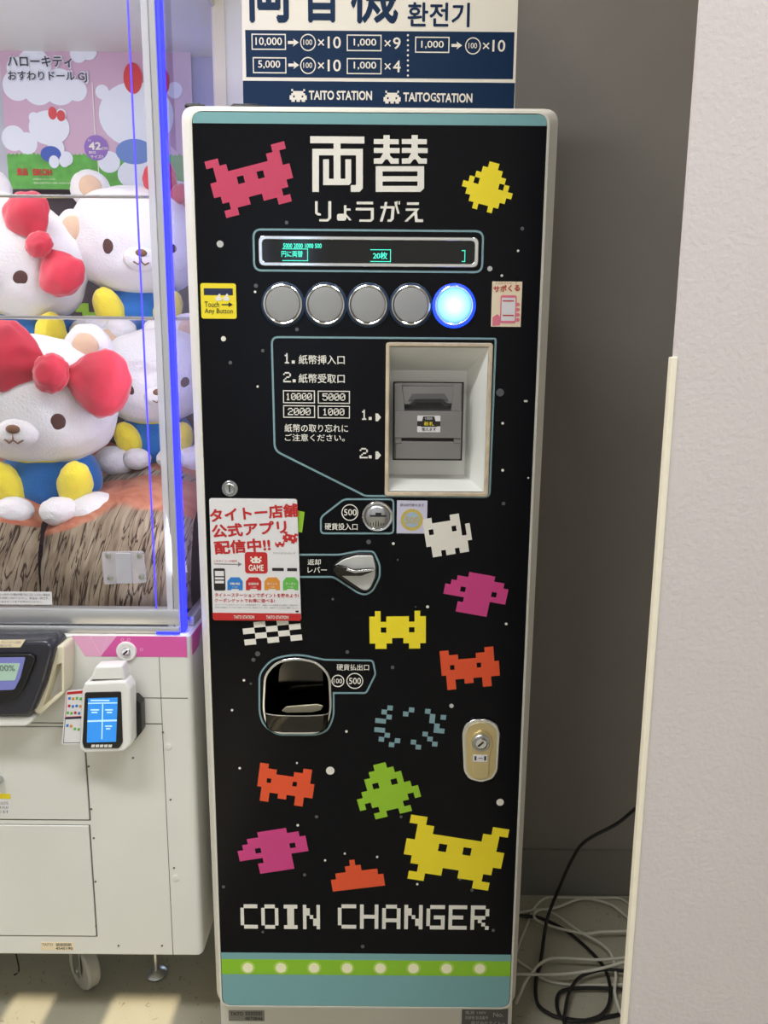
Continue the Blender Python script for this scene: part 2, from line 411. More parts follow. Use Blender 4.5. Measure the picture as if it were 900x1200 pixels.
# white column left of the sign
colL, colR = P(250.5, 60, 0.40).x, P(300, 60, 0.40).x
struct('wall_column', M['column'], colL, colR, 0.40, WY - 0.001, 0, ZC)
zb = P(680, 997, WY - 0.008).z
struct('baseboard_back', M['baseboard'], 0.20, 0.80, WY - 0.008, WY - 0.0005, 0.0005, zb)
o = box('column_lit_face', M['trim_and_litface'], None, colL - 0.002, P(264, 60, 0.398).x, 0.398, 0.3995, 0, ZC); o['kind'] = 'structure'  # cream strip paints the column's left face as lit
# front wall (behind the camera) with windows that let the low sun onto the floor
a0, a1 = PF(8, 1184).x, PF(57, 1184).x
b0, b1 = PF(127, 1184).x, PF(205, 1184).x
head = (0.135 - YF + 0.08) * math.tan(SUN_EL)
bm = bmesh.new()
xs = [XL, a0, a1, b0, b1, XR]
for i in range(0, 6, 2): bx(bm, xs[i], xs[i + 1], YF - 0.08, YF, 0, ZC)
for i in (1, 3):
    bx(bm, xs[i], xs[i + 1], YF - 0.08, YF, head, ZC); bx(bm, xs[i], xs[i + 1], YF - 0.08, YF, 0, 0.9)
tag(obj('wall_front', bm, M['wallroom'], smooth=False), kind='structure')
# near white partition on the right and its corner trim
PYF = -0.42
xe = P(790, 420, PYF).x
struct('wall_partition', M['whitewall'], xe, xe + 0.9, PYF, PYF + 0.005, 0, ZC)
zt = P(793, 418, PYF - 0.004).z
bm = bmesh.new()
bx(bm, xe - 0.003, xe + 0.0028, PYF - 0.002, PYF + 0.007, 0, zt, 0.0008, 1)
tag(obj('trim_1', bm, M['trim_and_litface']), kind='structure')
# light fittings on the ceiling
for (x, y, lb) in ((-0.9, -1.3, 'white ceiling light panel on the left, above the crane game side'), (1.1, -1.5, 'white ceiling light panel on the right, above the partition side')):
    t = thing('ceiling_light', lb, 'ceiling light', (x, y, 3.16), 'ceiling light panels')
    box('frame', M['whiteplastic'], t, x - 0.64, x + 0.64, y - 0.19, y + 0.19, 3.175, 3.1995)
    box('diffuser', M['diffuser'], t, x - 0.6, x + 0.6, y - 0.15, y + 0.15, 3.168, 3.174)

# ------------------------------------------------------------------ the coin changer
FX0, FX1, FZ1, FZ0 = -0.25, 0.25, 1.20 + 0.358, 1.20 + 0.358 - 1.4476
cc = thing('coin_changer', 'tall black fronted coin changer in a cream metal cabinet', 'coin changer', (0, 0.2, 0))
panel = rnd([(FX0, FZ1), (FX1, FZ1), (FX1, FZ0), (FX0, FZ0)], [0.006, 0.016, 0.02, 0.02])
# openings
op_bill = rect(453, 403, 573, 580, 0, 3)
op_cup = rnd(px2([(311, 790), (325, 775), (348, 771), (371, 775), (386, 790), (388, 830), (383, 848), (372, 858), (325, 858), (313, 848), (309, 830)]), 0.012, 3)
plate('face_panel', M['black'], cc, [panel, op_bill, op_cup], 0.0, 0.003)
# door: tray with sloping sides
outF = rnd([(FX0 - 0.004, FZ1 + 0.004), (FX1 + 0.004, FZ1 + 0.004), (FX1 + 0.004, FZ0 - 0.004), (FX0 - 0.004, FZ0 - 0.004)], 0.020)
outB = rnd([(FX0 - 0.019, FZ1 + 0.012), (FX1 + 0.019, FZ1 + 0.012), (FX1 + 0.013, FZ0 - 0.006), (FX0 - 0.013, FZ0 - 0.006)], 0.020)
inn = offs(rnd([(FX0, FZ1), (FX1, FZ1), (FX1, FZ0), (FX0, FZ0)], 0.019), 0.0006)
bm = bmesh.new()
if area(inn) * area(outF) < 0: inn = inn[::-1]
# matching starts: rebuild the inner loop corner for corner
inn = rnd([(FX0 - 0.0005, FZ1 + 0.0005), (FX1 + 0.0005, FZ1 + 0.0005), (FX1 + 0.0005, FZ0 - 0.0005), (FX0 - 0.0005, FZ0 - 0.0005)], 0.016)
loft(bm, [at(inn, 0.02), at(inn, -0.0012), at(outF, -0.0004), at(outB, 0.016), at(outB, 0.034), at(inn, 0.034)], False, False)
obj('door', bm, M['paint'], cc, ang=20)
# cabinet: open fronted shell
CX0, CX1, CZ0, CZ1, CY0, CY1 = -0.262, 0.262, 0.0, FZ1 + 0.010, 0.0345, 0.395
bm = bmesh.new()
bx(bm, CX0, CX0 + 0.012, CY0, CY1, CZ0 + 0.002, CZ1); bx(bm, CX1 - 0.012, CX1, CY0, CY1, CZ0 + 0.002, CZ1)
bx(bm, CX0 + 0.012, CX1 - 0.012, CY0, CY1, CZ1 - 0.012, CZ1); bx(bm, CX0 + 0.012, CX1 - 0.012, CY1 - 0.012, CY1, CZ0 + 0.002, CZ1 - 0.012)
bx(bm, CX0 + 0.012, CX1 - 0.012, CY0, CY1 - 0.012, CZ0 + 0.002, FZ0 - 0.010)
obj('cabinet', bm, M['paint'], cc, False)
# serial plates on the kick plate
sy = CY0
o = plate('serial_plate', M['plate'], cc, [rect(268, 1184, 310, 1196, sy)], sy - 0.001, 0.001)
texts('lettering', M['ink'], o, [('TAITO', 270, 1185.5, 285, 1189.5), ('4870846', 287, 1191, 308, 1195)], sy, 0.0012, 0.02)
many('barcode_line', [plate_mesh([rect(288 + i * 1.5, 1185, 288.7 + i * 1.5, 1189.5, sy)], sy - 0.0013, 0.0003) for i in range(13)], M['ink'], o)
o = plate('rating_plate', M['greyplastic2'], cc, [rect(541, 1182, 595, 1206, sy)], sy - 0.001, 0.001)
texts('lettering', M['grey1'], o, [('電源 100V', 545, 1184, 570, 1188), ('両替機 製造番号', 545, 1190, 572, 1194), ('No.', 578, 1186, 590, 1191), ('株式会社タイトー', 552, 1196, 592, 1201)], sy, 0.0012)
# bands
def band(name, m, y0, y1, lf, x0=228, x1=640, rr=None):
    z0, z1 = P(435, y1).z, P(435, y0).z
    pts = [(FX0 + 0.0005, z1), (FX1 - 0.0005, z1), (FX1 - 0.0005, z0), (FX0 + 0.0005, z0)]
    plate(name, m, cc, [rnd(pts, rr) if rr else pts], -0.0004 - lf, 0.0006)
zt_ = P(435, 146).z
plate('top_band', M['teal'], cc, [rnd([(FX0 + 0.0005, FZ1 - 0.0005), (FX1 - 0.0005, FZ1 - 0.0005), (FX1 - 0.0005, zt_), (FX0 + 0.0005, zt_)], [0.006, 0.014, 0, 0])], -0.0005, 0.0006)
z2 = P(435, 1117.5).z
plate('bottom_band', M['teal'], cc, [rnd([(FX0 + 0.0005, z2), (FX1 - 0.0005, z2), (FX1 - 0.0005, FZ0 + 0.0005), (FX0 + 0.0005, FZ0 + 0.0005)], [0, 0, 0.018, 0.018])], -0.0005, 0.0006)
band('green_band', M['green'], 1125, 1142.5, 0.0004)
for i in range(8):
    x = 290.5 + i * 38.8; y = 1133.5 + i * 0.15
    o = put('dot_light_print', plate_mesh([circ(x, y, 8.5, 0, 24)], -0.0012, 0.0003), M['lime'], cc)
    put('dot', plate_mesh([circ(x, y, 6.2, 0, 24)], -0.0016, 0.0004), M['bulb'], o)

# --- headline lettering drawn stroke by stroke as on the machine
def bar(x0, y0, x1, y1): return [rect(x0, y0, x1, y1)]
q = lambda u, v: (350 + u / 5.294, 150 + v / 5.294)
def ZR(u0, v0, u1, v1): a, b = q(u0, v0), q(u1, v1); return [rect(a[0], a[1], b[0], b[1])]
def ZP(pts, r=0): return [px2([q(*p) for p in pts])]
kan = [ZR(72, 53, 408, 96), ZR(217, 90, 260, 325), ZP([(85, 130), (398, 130), (398, 375), (378, 397), (323, 397), (323, 355), (352, 355), (356, 350), (356, 170), (126, 170), (126, 397), (85, 397)]),
       ZP([(152, 195), (188, 195), (188, 316), (290, 316), (290, 195), (326, 195), (326, 340), (312, 355), (152, 355)])]
def fu(o): return [ZR(o + 60, 45, o + 98, 195), ZR(o, 70, o + 155, 101), ZR(o, 125, o + 160, 156),
                   ZP([(o + 62, 150), (o + 100, 150), (o + 100, 172), (o + 120, 190), (o + 155, 190), (o + 155, 222), (o + 105, 222), (o + 80, 185), (o + 52, 222), (o, 222), (o, 190), (o + 40, 188)])]
kan += fu(466) + fu(640)
kan += [[px2([q(*p) for p in ((478, 238), (778, 238), (778, 375), (755, 397), (478, 397))]), px2([q(*p) for p in ((520, 270), (737, 270), (737, 300), (520, 300))]), px2([q(*p) for p in ((520, 332), (737, 332), (737, 360), (520, 360))])]]
hira = [ZP([(102, 455), (118, 455), (118, 525), (138, 532), (138, 543), (118, 543), (102, 530)]), ZP([(184, 455), (202, 455), (202, 560), (182, 580), (128, 580), (128, 566), (176, 566), (184, 558)]),
        ZP([(281, 480), (296, 480), (296, 500), (322, 500), (322, 513), (296, 513), (296, 535), (328, 572), (314, 574), (296, 552), (296, 566), (286, 575), (245, 575), (238, 568), (238, 540), (246, 533), (281, 533)]),
        ZR(360, 458, 462, 474), ZP([(354, 496), (466, 496), (466, 566), (450, 582), (376, 582), (376, 568), (444, 568), (448, 562), (448, 512), (354, 512)]),
        ZP([(534, 460), (550, 460), (546, 486), (596, 486), (590, 565), (574, 582), (550, 582), (552, 568), (570, 566), (576, 500), (544, 500), (520, 582), (503, 580), (528, 500), (508, 500), (508, 486), (530, 486)]),
        ZP([(594, 460), (604, 456), (626, 530), (614, 534), (600, 490)]), ZR(606, 455, 614, 475), ZR(620, 455, 628, 475),
        ZR(672, 462, 746, 478), ZP([(664, 500), (748, 500), (734, 520), (738, 566), (772, 568), (772, 584), (722, 584), (718, 540), (672, 582), (655, 580), (722, 514), (664, 514)])]
for nm_, gs in (('headline_character', (kan[:4], kan[4:])), ('reading_character', (hira[:2], hira[2:3], hira[3:5], hira[5:8], hira[8:]))):
    for g_ in gs: put(nm_, joined([plate_mesh(o_, -0.0008, 0.0008) for o_ in g_]), M['white'], cc)

# --- pixel lettering at the foot
FONT = {'C': [".####", "#....", "#....", "#....", "#....", "#....", ".####"], 'O': [".###.", "#...#", "#...#", "#...#", "#...#", "#...#", ".###."],
        'I': ["####", ".##.", ".##.", ".##.", ".##.", ".##.", "####"], 'N': ["#...#", "##..#", "##..#", "#.#.#", "#..##", "#..##", "#...#"],
        'H': ["#...#", "#...#", "#...#", "#####", "#...#", "#...#", "#...#"], 'A': [".###.", "#...#", "#...#", "#...#", "#####", "#...#", "#...#"],
        'G': [".####", "#....", "#....", "#.###", "#...#", "#...#", ".####"], 'E': ["#####", "#....", "#....", "####.", "#....", "#....", "#####"],
        'R': ["####.", "#...#", "#...#", "####.", "#.#..", "#..#.", "#...#"]}
def widen(rows): return [''.join(ch * 2 for ch in r) for r in rows for _ in (0, 1)]
ms = []
def word(wd, x0, x1, yc, h):
    n = len(wd); step = (x1 - x0 + 4.5) / n
    for i, ch in enumerate(wd):
        rows = FONT[ch]; wpx = step - 4.5
        cx = x0 + step * i + wpx / 2
        if ch == 'I': wpx *= 0.8
        ms.append(bitmap(rows, cx, yc + (cx - 430) * 0.009, wpx, h, 0.0, 0, -0.0009, 0.0008))
word('COIN', 282, 375, 1075, 28); word('CHANGER', 396, 573, 1074, 28)
many('pixel_letter', ms, M['white'], cc)

# --- pixel creatures printed on the face: plain patterns of this scene's own
PAT = {
 'owl': ["##........##", ".##......##.", ".##########.", "####.##.####", "############", ".##########.", "..###..###..", ".##......##."],
 'drop': ["....##....", "...####...", "..######..", ".#.####.#.", "##########", ".########.", "..######..", "...#..#..."],
 'moss': ["##....##..", "########..", "#.####.#.#", "########.#", "##########", ".########.", ".##.##.##."],
 'snail': ["....#####...", "..#########.", ".###########", "###.#####.##", "############", "....#####...", "...######...", "...######..."],
 'moth': [".#......#.", "##.####.##", "##########", "##.####.##", "##########", "####..####", ".##....##."],
 'cat': ["##........##.", "####....####.", "############.", "##.#####.####", "#############", ".############", ".##..##..##..", ".##......##.."],
 'tree': ["....##....", "...####...", "..######..", "..#.##.#..", ".########.", "##########", "#.######.#", "...####...", "..##..##.."],
 'block': ["....#.....", "...###....", ".########.", "##########", "##########"],
 'spark': ["..#...#..#...", ".#...#....#.#", "..#.......#..", "##.........#.", "...........##", "##.......#...", "..#.......#..", ".#..#..#...#.", "...#....#...."],
 'checks': ["..##..##..", "##..##..##", "..##..##..", "##..##..##"],
}
DEG = math.pi / 180
creatures = [('owl', 295, 212, 96, 70, 14, 'pink', 'rose pink pixel creature, upper left'), ('drop', 572, 219, 60, 58, -14, 'yellow', 'small yellow pixel creature, upper right'),
             ('moss', 525, 627, 54, 46, 10, 'white', 'white pixel creature'), ('snail', 557, 696, 74, 48, -10, 'magenta', 'magenta pixel creature below the white one'),
             ('moth', 466, 738, 66, 44, 1, 'yellow', 'mid-sized yellow pixel creature'), ('cat', 551, 783, 68, 46, 6, 'orange', 'orange pixel creature right of centre'),
             ('spark', 480, 853, 82, 48, -5, 'line', 'pale teal pixel burst'), ('cat', 335, 920, 66, 44, -8, 'orange', 'orange pixel creature, lower left'),
             ('tree', 453, 925, 74, 62, 15, 'leaf', 'green pixel creature'), ('snail', 320, 997, 82, 48, 10, 'magenta', 'magenta pixel creature, lower left'),
             ('block', 418, 1024, 62, 34, 8, 'orange', 'orange stepped pixel block'), ('owl', 532, 1000, 116, 74, -9, 'yellow', 'large yellow pixel creature, bottom right'),
             ('checks', 319, 740, 68, 26, 6, 'white', 'white chequered pixels below the notice')]
for (pt, cx, cy, wp, hp, an, mm, lb) in creatures:
    o = put('pixel_print', bitmap(PAT[pt], cx, cy, wp, hp, 0.0, an * DEG, -0.0009, 0.0007), M[mm], cc); o['label'] = lb
o = put('pixel_print', plate_mesh([px2([(348, 598), (357, 600), (354, 624), (348, 623)])], -0.0009, 0.0007), M['leaf'], cc); o['label'] = 'green corner of a print behind the notice'
# stars
stars = [(258, 286, 4, 1), (336, 261, 2.2, 2), (612, 268, 2.2, 2), (607, 294, 1.4, 0), (574, 315, 3, 1), (588, 323, 1.5, 0), (300, 335, 2.4, 2), (299, 342, 1.5, 0), (262, 397, 3, 0), (348, 386, 2.2, 2),
         (308, 411, 2, 2), (302, 453, 1.4, 0), (586, 460, 4.6, 2), (589, 496, 1.6, 0), (617, 470, 1.4, 1), (589, 551, 1.7, 0), (590, 590, 2.2, 2), (571, 567, 1.5, 1), (270, 425, 2.2, 2), (619, 560, 1.2, 1), (432, 635, 2.8, 2), (461, 637, 1.6, 0),
         (466, 656, 1.1, 2), (390, 702, 1.5, 2), (501, 711, 1.8, 0), (487, 711, 1, 2), (593, 731, 1.6, 0), (302, 766, 3, 2), (297, 773, 2.4, 2), (407, 764, 2.2, 2), (460, 782, 2.2, 2), (272, 832, 1.5, 0), (406, 857, 1.6, 0),
         (286, 797, 1.5, 0), (529, 827, 2.6, 1), (281, 900, 1.5, 0), (387, 903, 5, 0), (586, 940, 4.4, 0), (348, 894, 1.2, 0), (371, 957, 2, 2), (349, 967, 1.6, 0), (357, 1025, 2, 2), (381, 1008, 1.4, 0), (404, 1000, 1.3, 0),
         (442, 1004, 1.4, 0), (489, 1036, 1.4, 0), (539, 1030, 2, 2), (553, 1043, 2, 2), (262, 1039, 2, 2), (308, 1092, 1.6, 2), (425, 1109, 2.2, 2), (578, 1090, 2, 2), (470, 957, 1.8, 2), (294, 801, 1.4, 2), (615, 470, 1.2, 0), (600, 360, 1.2, 0)]
for k, nm in ((0, 'white'), (1, 'grey1'), (2, 'grey2')):
    o = put('star_prints', joined([plate_mesh([circ(x, y, r, 0, 14)], -0.0007, 0.0006) for (x, y, r, c) in stars if c == k]), M[nm], cc)
    o['kind'] = 'stuff'
# fine scuff and hairline rims
# --- outlines
LW = 2.3 * sc(430, 400)
strokes('outline_print', M['line'], cc, [rect(297.5, 270, 565.5, 318, 0, 9),
        rnd(px2([(318.5, 395), (580.5, 397), (580.8, 400), (573.5, 582.5), (428, 581), (322, 528)]), [0.010, 0.003, 0.008, 0.008, 0.003, 0.01])], LW, -0.0007)
strokes('outline_print', M['line'], cc, [rnd(px2([(403, 585), (461, 585), (461, 625), (376, 625), (376, 606)]), 0.006),
        rnd(px2([(340, 650), (398, 650), (419, 646), (438, 646), (445, 662), (445, 676), (437, 692), (429, 697), (420, 695), (391, 676), (340, 676)]), 0.006),
        rnd(px2([(304, 790), (318, 772), (348, 766), (380, 773), (437, 774), (440, 790), (429, 812), (391, 812), (391, 840), (384, 856), (372, 861), (325, 861), (309, 850), (304, 836)]), [0.01, 0.02, 0.02, 0.004, 0.005, 0.004, 0.004, 0.0, 0.01, 0.01, 0.01, 0.01, 0.01, 0.01])], LW * 0.95, -0.0007)

# --- display
yd = -0.004
d = plate('display', M['chrome'], cc, [rect(303.5, 277.5, 560.5, 313, 0, 7), rect(308, 282, 556, 308.5, 0, 5)], yd, 0.0045, 0.0012)
plate('screen', M['displayglass'], d, [rect(307.5, 281.5, 556.5, 309, 0, 5)], -0.0012, 0.001)
texts('screen_text', M['cyan'], d, [('5000 2000 1000 500', 332, 285.5, 377, 291, 0.02), ('円に両替', 330, 294, 355, 301.5, 0.012), ('20枚', 437, 295.5, 454, 304, 0.02)], 0, 0.0016)
def brk(x0, y0, x1, y1):
    t = 0.8
    return [[rect(x0, y0, x1, y0 + t)], [rect(x0, y1 - t, x1, y1)], [rect(x1 - t, y0, x1, y1)]]
many('screen_bracket', [plate_mesh(l, -0.0016, 0.0004) for l in brk(331, 291.5, 361, 306) + brk(434, 292.5, 458, 307) + brk(541, 293.5, 545, 307)], M['cyan'], d)

# --- five buttons
def glow_cap():
    m = mat('lit blue button cap', rgb(120, 180, 255), 0.35, emit=(0.16, 0.42, 1, 1), es=1.5); nt = m.node_tree; b = nt.nodes['Principled BSDF']
    t = nt.nodes.new('ShaderNodeTexCoord'); g = nt.nodes.new('ShaderNodeVectorMath'); g.operation = 'LENGTH'
    mp = nt.nodes.new('ShaderNodeMapping'); mp.inputs['Location'].default_value = (-0.5, 0, -0.5); mp.vector_type = 'POINT'
    mp.inputs['Scale'].default_value = (1, 0, 1)
    nt.links.new(t.outputs['Generated'], mp.inputs['Vector']); nt.links.new(mp.outputs[0], g.inputs[0])
    r = nt.nodes.new('ShaderNodeValToRGB'); r.color_ramp.elements[0].color = (0.75, 0.95, 1, 1); r.color_ramp.elements[1].position = 0.5; r.color_ramp.elements[1].color = (0.10, 0.32, 1, 1)
    nt.links.new(g.outputs['Value'], r.inputs[0]); nt.links.new(r.outputs[0], b.inputs['Emission Color']); return m
M['capglow'] = glow_cap()
for i, (x, y) in enumerate(((332, 357), (381.7, 357.3), (431.5, 357.7), (481.5, 358), (532, 358.5))):
    c = P(x, y, 0); s = sc(x, y)
    bm = bmesh.new(); lathe(bm, [(25.5 * s, 0), (25.5 * s, 0.0012), (24.5 * s, 0.0018), (20 * s, 0.0018), (20 * s, 0)], c)
    b = obj('button', bm, M['navy'] if i < 4 else M['blueglow'], cc)
    b['label'] = ('dark ringed grey push button', 'push button lit blue')[i == 4]
    bm = bmesh.new()
    pr = [(23.2 * s, 0.001), (23.2 * s, 0.004), (22.6 * s, 0.0062), (21.6 * s, 0.0068), (20.6 * s, 0.0062), (20.2 * s, 0.0045), (20.2 * s, 0.001)]
    lathe(bm, pr, c, 48); obj('ring', bm, M['chrome'], b)
    bm = bmesh.new(); lathe(bm, [(19.9 * s, 0.0015), (19.9 * s, 0.0062), (19.2 * s, 0.0074), (16 * s, 0.0080), (9 * s, 0.0084), (0.5 * s, 0.0086)], c, 48)
    obj('cap', bm, M['cap'] if i < 4 else M['capglow'], b)
lb_ = lamp('button_light', 'POINT', P(532, 358.5, -0.03), (0, 0, 0), 0.02, (0.1, 0.25, 1)); lb_.data.shadow_soft_size = 0.012

# --- stickers beside the buttons
o = plate('sticker', M['stick_yellow'], cc, [rect(235.5, 332, 277, 373.5, 0, 3)], -0.0007, 0.0006); o['label'] = 'yellow instruction sticker'
plate('printed_panel', M['stick_navy'], o, [rect(239, 338, 273, 346)], -0.0009, 0.0002)
many('printed_hand', [plate_mesh([px2([(252 + k, 350), (255 + k, 347), (257 + k, 344), (258.5 + k, 345), (258 + k, 348), (261 + k, 350), (259 + k, 352.5), (254 + k, 352.5)])], -0.0011, 0.0002) for k in (0, 9)], M['white'], o)
texts('lettering', M['ink'], o, [('Touch', 240, 353.5, 257, 360), ('Any Button', 240, 361.5, 273, 369, 0.004)], 0, 0.0011, 0.004)
put('arrow_print', plate_mesh([px2([(260, 356.4), (268, 356.4), (268, 354), (273, 357), (268, 360), (268, 357.7), (260, 357.7)])], -0.0011, 0.0002), M['ink'], o)
o = plate('sticker', M['stickcream'], cc, [rect(576, 330, 611, 383)], -0.0007, 0.0006); o['label'] = 'pale sticker with a phone drawing'
texts('lettering', M['redink'], o, [('サポくる', 578, 334, 609, 342, 0.03, 0.06), ('スマホでサポート', 580, 331, 606, 333)], 0, 0.0012)
plate('printed_phone', M['stickpink'], o, [rect(586, 346, 605, 379, 0, 3), rect(587.5, 349, 603.5, 376, 0, 1)], -0.0011, 0.0003)
plate('printed_screen', M['paper'], o, [rect(587.5, 349, 603.5, 376)], -0.0009, 0.0002)
many('printed_hand', [plate_mesh([px2([(577, 372), (583, 368), (586, 372), (586, 381), (577, 382)])], -0.001, 0.0002)] + [plate_mesh([circ(606.5, 357 + 6 * k, 2.6, 0, 12, 2.2)], -0.001, 0.0002) for k in range(4)], M['stickpink'], o)
many('printed_bar', [plate_mesh([rect(589, 352, 602, 353.5)], -0.0012, 0.0002), plate_mesh([rect(589, 369, 602, 370.5)], -0.0012, 0.0002)], M['redink'], o)

# --- instructions
t = texts('instruction_lettering', M['white'], cc, [('紙幣挿入口', 350, 416, 404, 427, 0.012), ('紙幣受取口', 350, 438, 404, 449, 0.012),
    ('紙幣の取り忘れに', 333.5, 497, 408, 506.5, 0.01), ('ご注意ください。', 334, 508.5, 404, 517, 0.01)], 0, 0.0009)
DIG = {'1': ["..#..", ".##..", "..#..", "..#..", "..#..", "..#..", ".###."], '2': [".###.", "#...#", "....#", "..##.", ".#...", "#....", "#####"],
       '0': [".###.", "#...#", "#..##", "#.#.#", "##..#", "#...#", ".###."], '5': ["#####", "#....", "####.", "....#", "....#", "#...#", ".###."]}
for (wd, x0, y0, x1, y1) in (('1', 332, 414, 340.5, 426), ('2', 332, 436, 341, 448), ('1', 422.5, 480, 431, 492), ('2', 421.5, 525, 431, 537), ('10000', 334.5, 460.7, 366, 468.9), ('5000', 377.5, 461, 405, 469.4), ('2000', 337, 478, 364.5, 486.4), ('1000', 377.5, 478.5, 404, 486.7)):
    st_ = (x1 - x0) / len(wd); wp_ = st_ * (1 if len(wd) == 1 else 0.88)
    put('pixel_number', joined([bitmap(DIG[ch], x0 + st_ * (i + 0.5), (y0 + y1) / 2, wp_, y1 - y0, 0.0, 0, -0.0009, 0.0006) for i, ch in enumerate(wd)]), M['white'], cc)
many('pixel_dot', [plate_mesh([rect(x, y, x + 3.6, y + 3.6)], -0.0009, 0.0006) for (x, y) in ((342, 422.5), (343, 444.5), (432, 488.5), (432, 533.5))], M['white'], cc)
many('pointer_print', [plate_mesh([px2([(440, y - 4.5), (443, y - 4.5), (446.5, y), (443, y + 4.5), (440, y + 4.5)])], -0.0009, 0.0006) for y in (489, 533.5)], M['white'], cc)
strokes('box_prints', M['white'], cc, [rect(332.3, 458, 368.5, 472), rect(373, 458.5, 409.5, 472.5), rect(332.5, 475.5, 368.7, 489), rect(373, 476, 409.5, 489.7)], 1.1 * sc(430, 470), -0.0009)
texts('coin_slot_lettering', M['white'], cc, [('500', 403, 596.5, 418, 604, 0.012), ('硬貨投入口', 380.5, 613, 419, 621, 0.012), ('返却', 360.5, 655, 376, 662, 0.012), ('レバー', 360.5, 664, 383, 671, 0.012),
    ('硬貨払出口', 394.5, 778, 432.5, 785.5, 0.012), ('100', 391, 795, 401, 800.5, 0.01), ('500', 409, 794, 423, 801.5, 0.012)], 0, 0.0009)
strokes('circle_prints', M['white'], cc, [circ(410, 600.5, 9.3), circ(396, 797.8, 7), circ(415.8, 797.8, 9.3)], 1.1 * sc(430, 700), -0.0009)

# --- bill tray
bt = plate('bill_tray', M['rim'], cc, [rect(451.5, 401.5, 574.8, 581.5, 0, 4), rect(456, 406.5, 569.8, 576.5, 0, 1)], -0.004, 0.005, 0.0016)
YR = 0.055
fr_ = [(P(456, 490, -0.002).x, P(515, 407, -0.002).z), (P(569.8, 490, -0.002).x, P(515, 407, -0.002).z), (P(569.8, 490, -0.002).x, P(515, 576, -0.002).z), (P(456, 490, -0.002).x, P(515, 576, -0.002).z)]
bL, bR, bT, bB = P(456.5, 490, YR).x, P(546, 490, YR).x, P(500, 434, YR).z, P(500, 556, YR).z
bk = [(bL, bT), (bR, bT), (bR, bB), (bL, bB)]
bm = bmesh.new(); loft(bm, [at(fr_, -0.001), at(bk, YR)], False, True)
o = obj('recess', bm, M['recess'], bt, False); 
o.data.materials[0] = M['recess']
bv = plate('bill_validator', M['greyplastic'], cc, [rect(462, 449, 541, 538, 0.03, 2)], 0.030, 0.024, 0.001)
plate('gap', M['ink'], bv, [rect(460.5, 447.5, 542.8, 539.8, 0.05)], 0.0545, 0.0004)
Yv = 0.020
def vplate(nm, mm, outl, yf, th, bev=0.0008): return plate(nm, M[mm], bv, outl, yf, th, bev)
vplate('upper_well', 'greyplastic2', [rect(470, 452, 533, 482, 0.03)], 0.0285, 0.0015, 0)
for a, b_ in ((462.5, 470.5), (532.5, 540.5)): vplate('side_cheek', 'greyplastic', [px2([(a, 450), (b_, 450), (b_ + (4 if a < 500 else 0) - (0 if a < 500 else 0), 482), (a - (0 if a < 500 else 4), 482)], 0.02)], 0.018, 0.012)
vplate('hood', 'greyplastic', [px2([(471, 453), (533, 453), (532, 473), (524, 473), (518, 468), (486, 468), (480, 474), (472, 474)], 0.024)], 0.021, 0.008, 0.0015)
vplate('hood_arch', 'greyplastic2', [px2([(483, 461), (521, 461), (526, 470), (518, 468), (486, 468), (478, 470)], 0.02)], 0.0195, 0.003, 0.0008)
vplate('slot', 'ink', [px2([(472, 476), (484, 475), (488, 472), (516, 472), (521, 476), (531, 476), (531, 479), (472, 479)], 0.026)], 0.0265, 0.002, 0)
vplate('centre_block', 'greyplastic', [rect(462.5, 482, 540.5, 513, Yv, 1)], 0.014, 0.016, 0.001)
vplate('note_slot', 'ink', [rect(470, 513, 532, 516.5, 0.02)], 0.0215, 0.003, 0)
for a, b_ in ((463, 470.5), (531.5, 540)): vplate('slot_cheek', 'greyplastic', [rect(a, 512, b_, 519.5, 0.018)], 0.016, 0.012)
vplate('lower_block', 'greyplastic', [rect(463.5, 517, 540, 537.5, 0.02, 1)], 0.017, 0.013, 0.0012)
stk = 0.0138
o = vplate('label_sticker', 'paper', [rect(489, 487, 516, 506.5, 0.014, 1)], 0.0136, 0.0004, 0)
# flat print on that sticker, joined as one
many('label_print', [plate_mesh([rect(489, 493.5, 516, 499.5, 0.0136)], 0.0133, 0.0003), plate_mesh([px2([(496, 488), (509, 488), (512, 500), (493, 500)], 0.0136)], 0.0131, 0.0002)], M['ink'], bv)
texts('label_lettering', M['stick_yellow'], bv, [('新札', 497, 494, 508.5, 499, 0.01)], 0.0131, 0.0002)
texts('label_lettering', M['paper'], bv, [('1000', 498.5, 489, 506.5, 491.8)], 0.0131, 0.0002)
texts('label_lettering', M['ink'], bv, [('使えます', 494, 501, 511, 505, 0.01)], 0.0133, 0.0003)

# --- coin slot
c = P(442.3, 605, 0); s = sc(442, 605)
bm = bmesh.new(); lathe(bm, [(18 * s, 0), (18 * s, 0.0025), (17 * s, 0.004), (15.5 * s, 0.0036), (14.5 * s, 0.0024), (14.5 * s, 0)], c, 48)
cs = obj('coin_slot', bm, M['chrome'], cc)
bm = bmesh.new(); lathe(bm, [(14.2 * s, 0.0), (14.2 * s, 0.0020), (13.4 * s, 0.0042), (11 * s, 0.0062), (6 * s, 0.0075), (0.3 * s, 0.008)], c, 48); obj('dome', bm, M['satin'], cs)
plate('slot', M['ink'], cs, [rect(433.5, 602.5, 452.5, 604.6)], -0.0082, 0.004)
bm = bmesh.new()
for i in range(6): bx(bm, *[f(P(434.8 + i * 2.9, 612, 0).x, 0.0012 * k) for f, k in ((lambda a, b: a - b * 0.55, 1), (lambda a, b: a + b * 0.55, 1))], -0.0079 + 0.0014 * abs(i - 2.5) / 2.5, -0.003, P(442, 616.5 - abs(i - 2.5) * 0.8, 0).z, P(442, 605.5, 0).z, 0.0003, 1)
obj('ribs', bm, M['darkchrome'], cs)
plate('notch', M['ink'], cs, [rect(440, 599.8, 447, 602.5)], -0.0080, 0.003)
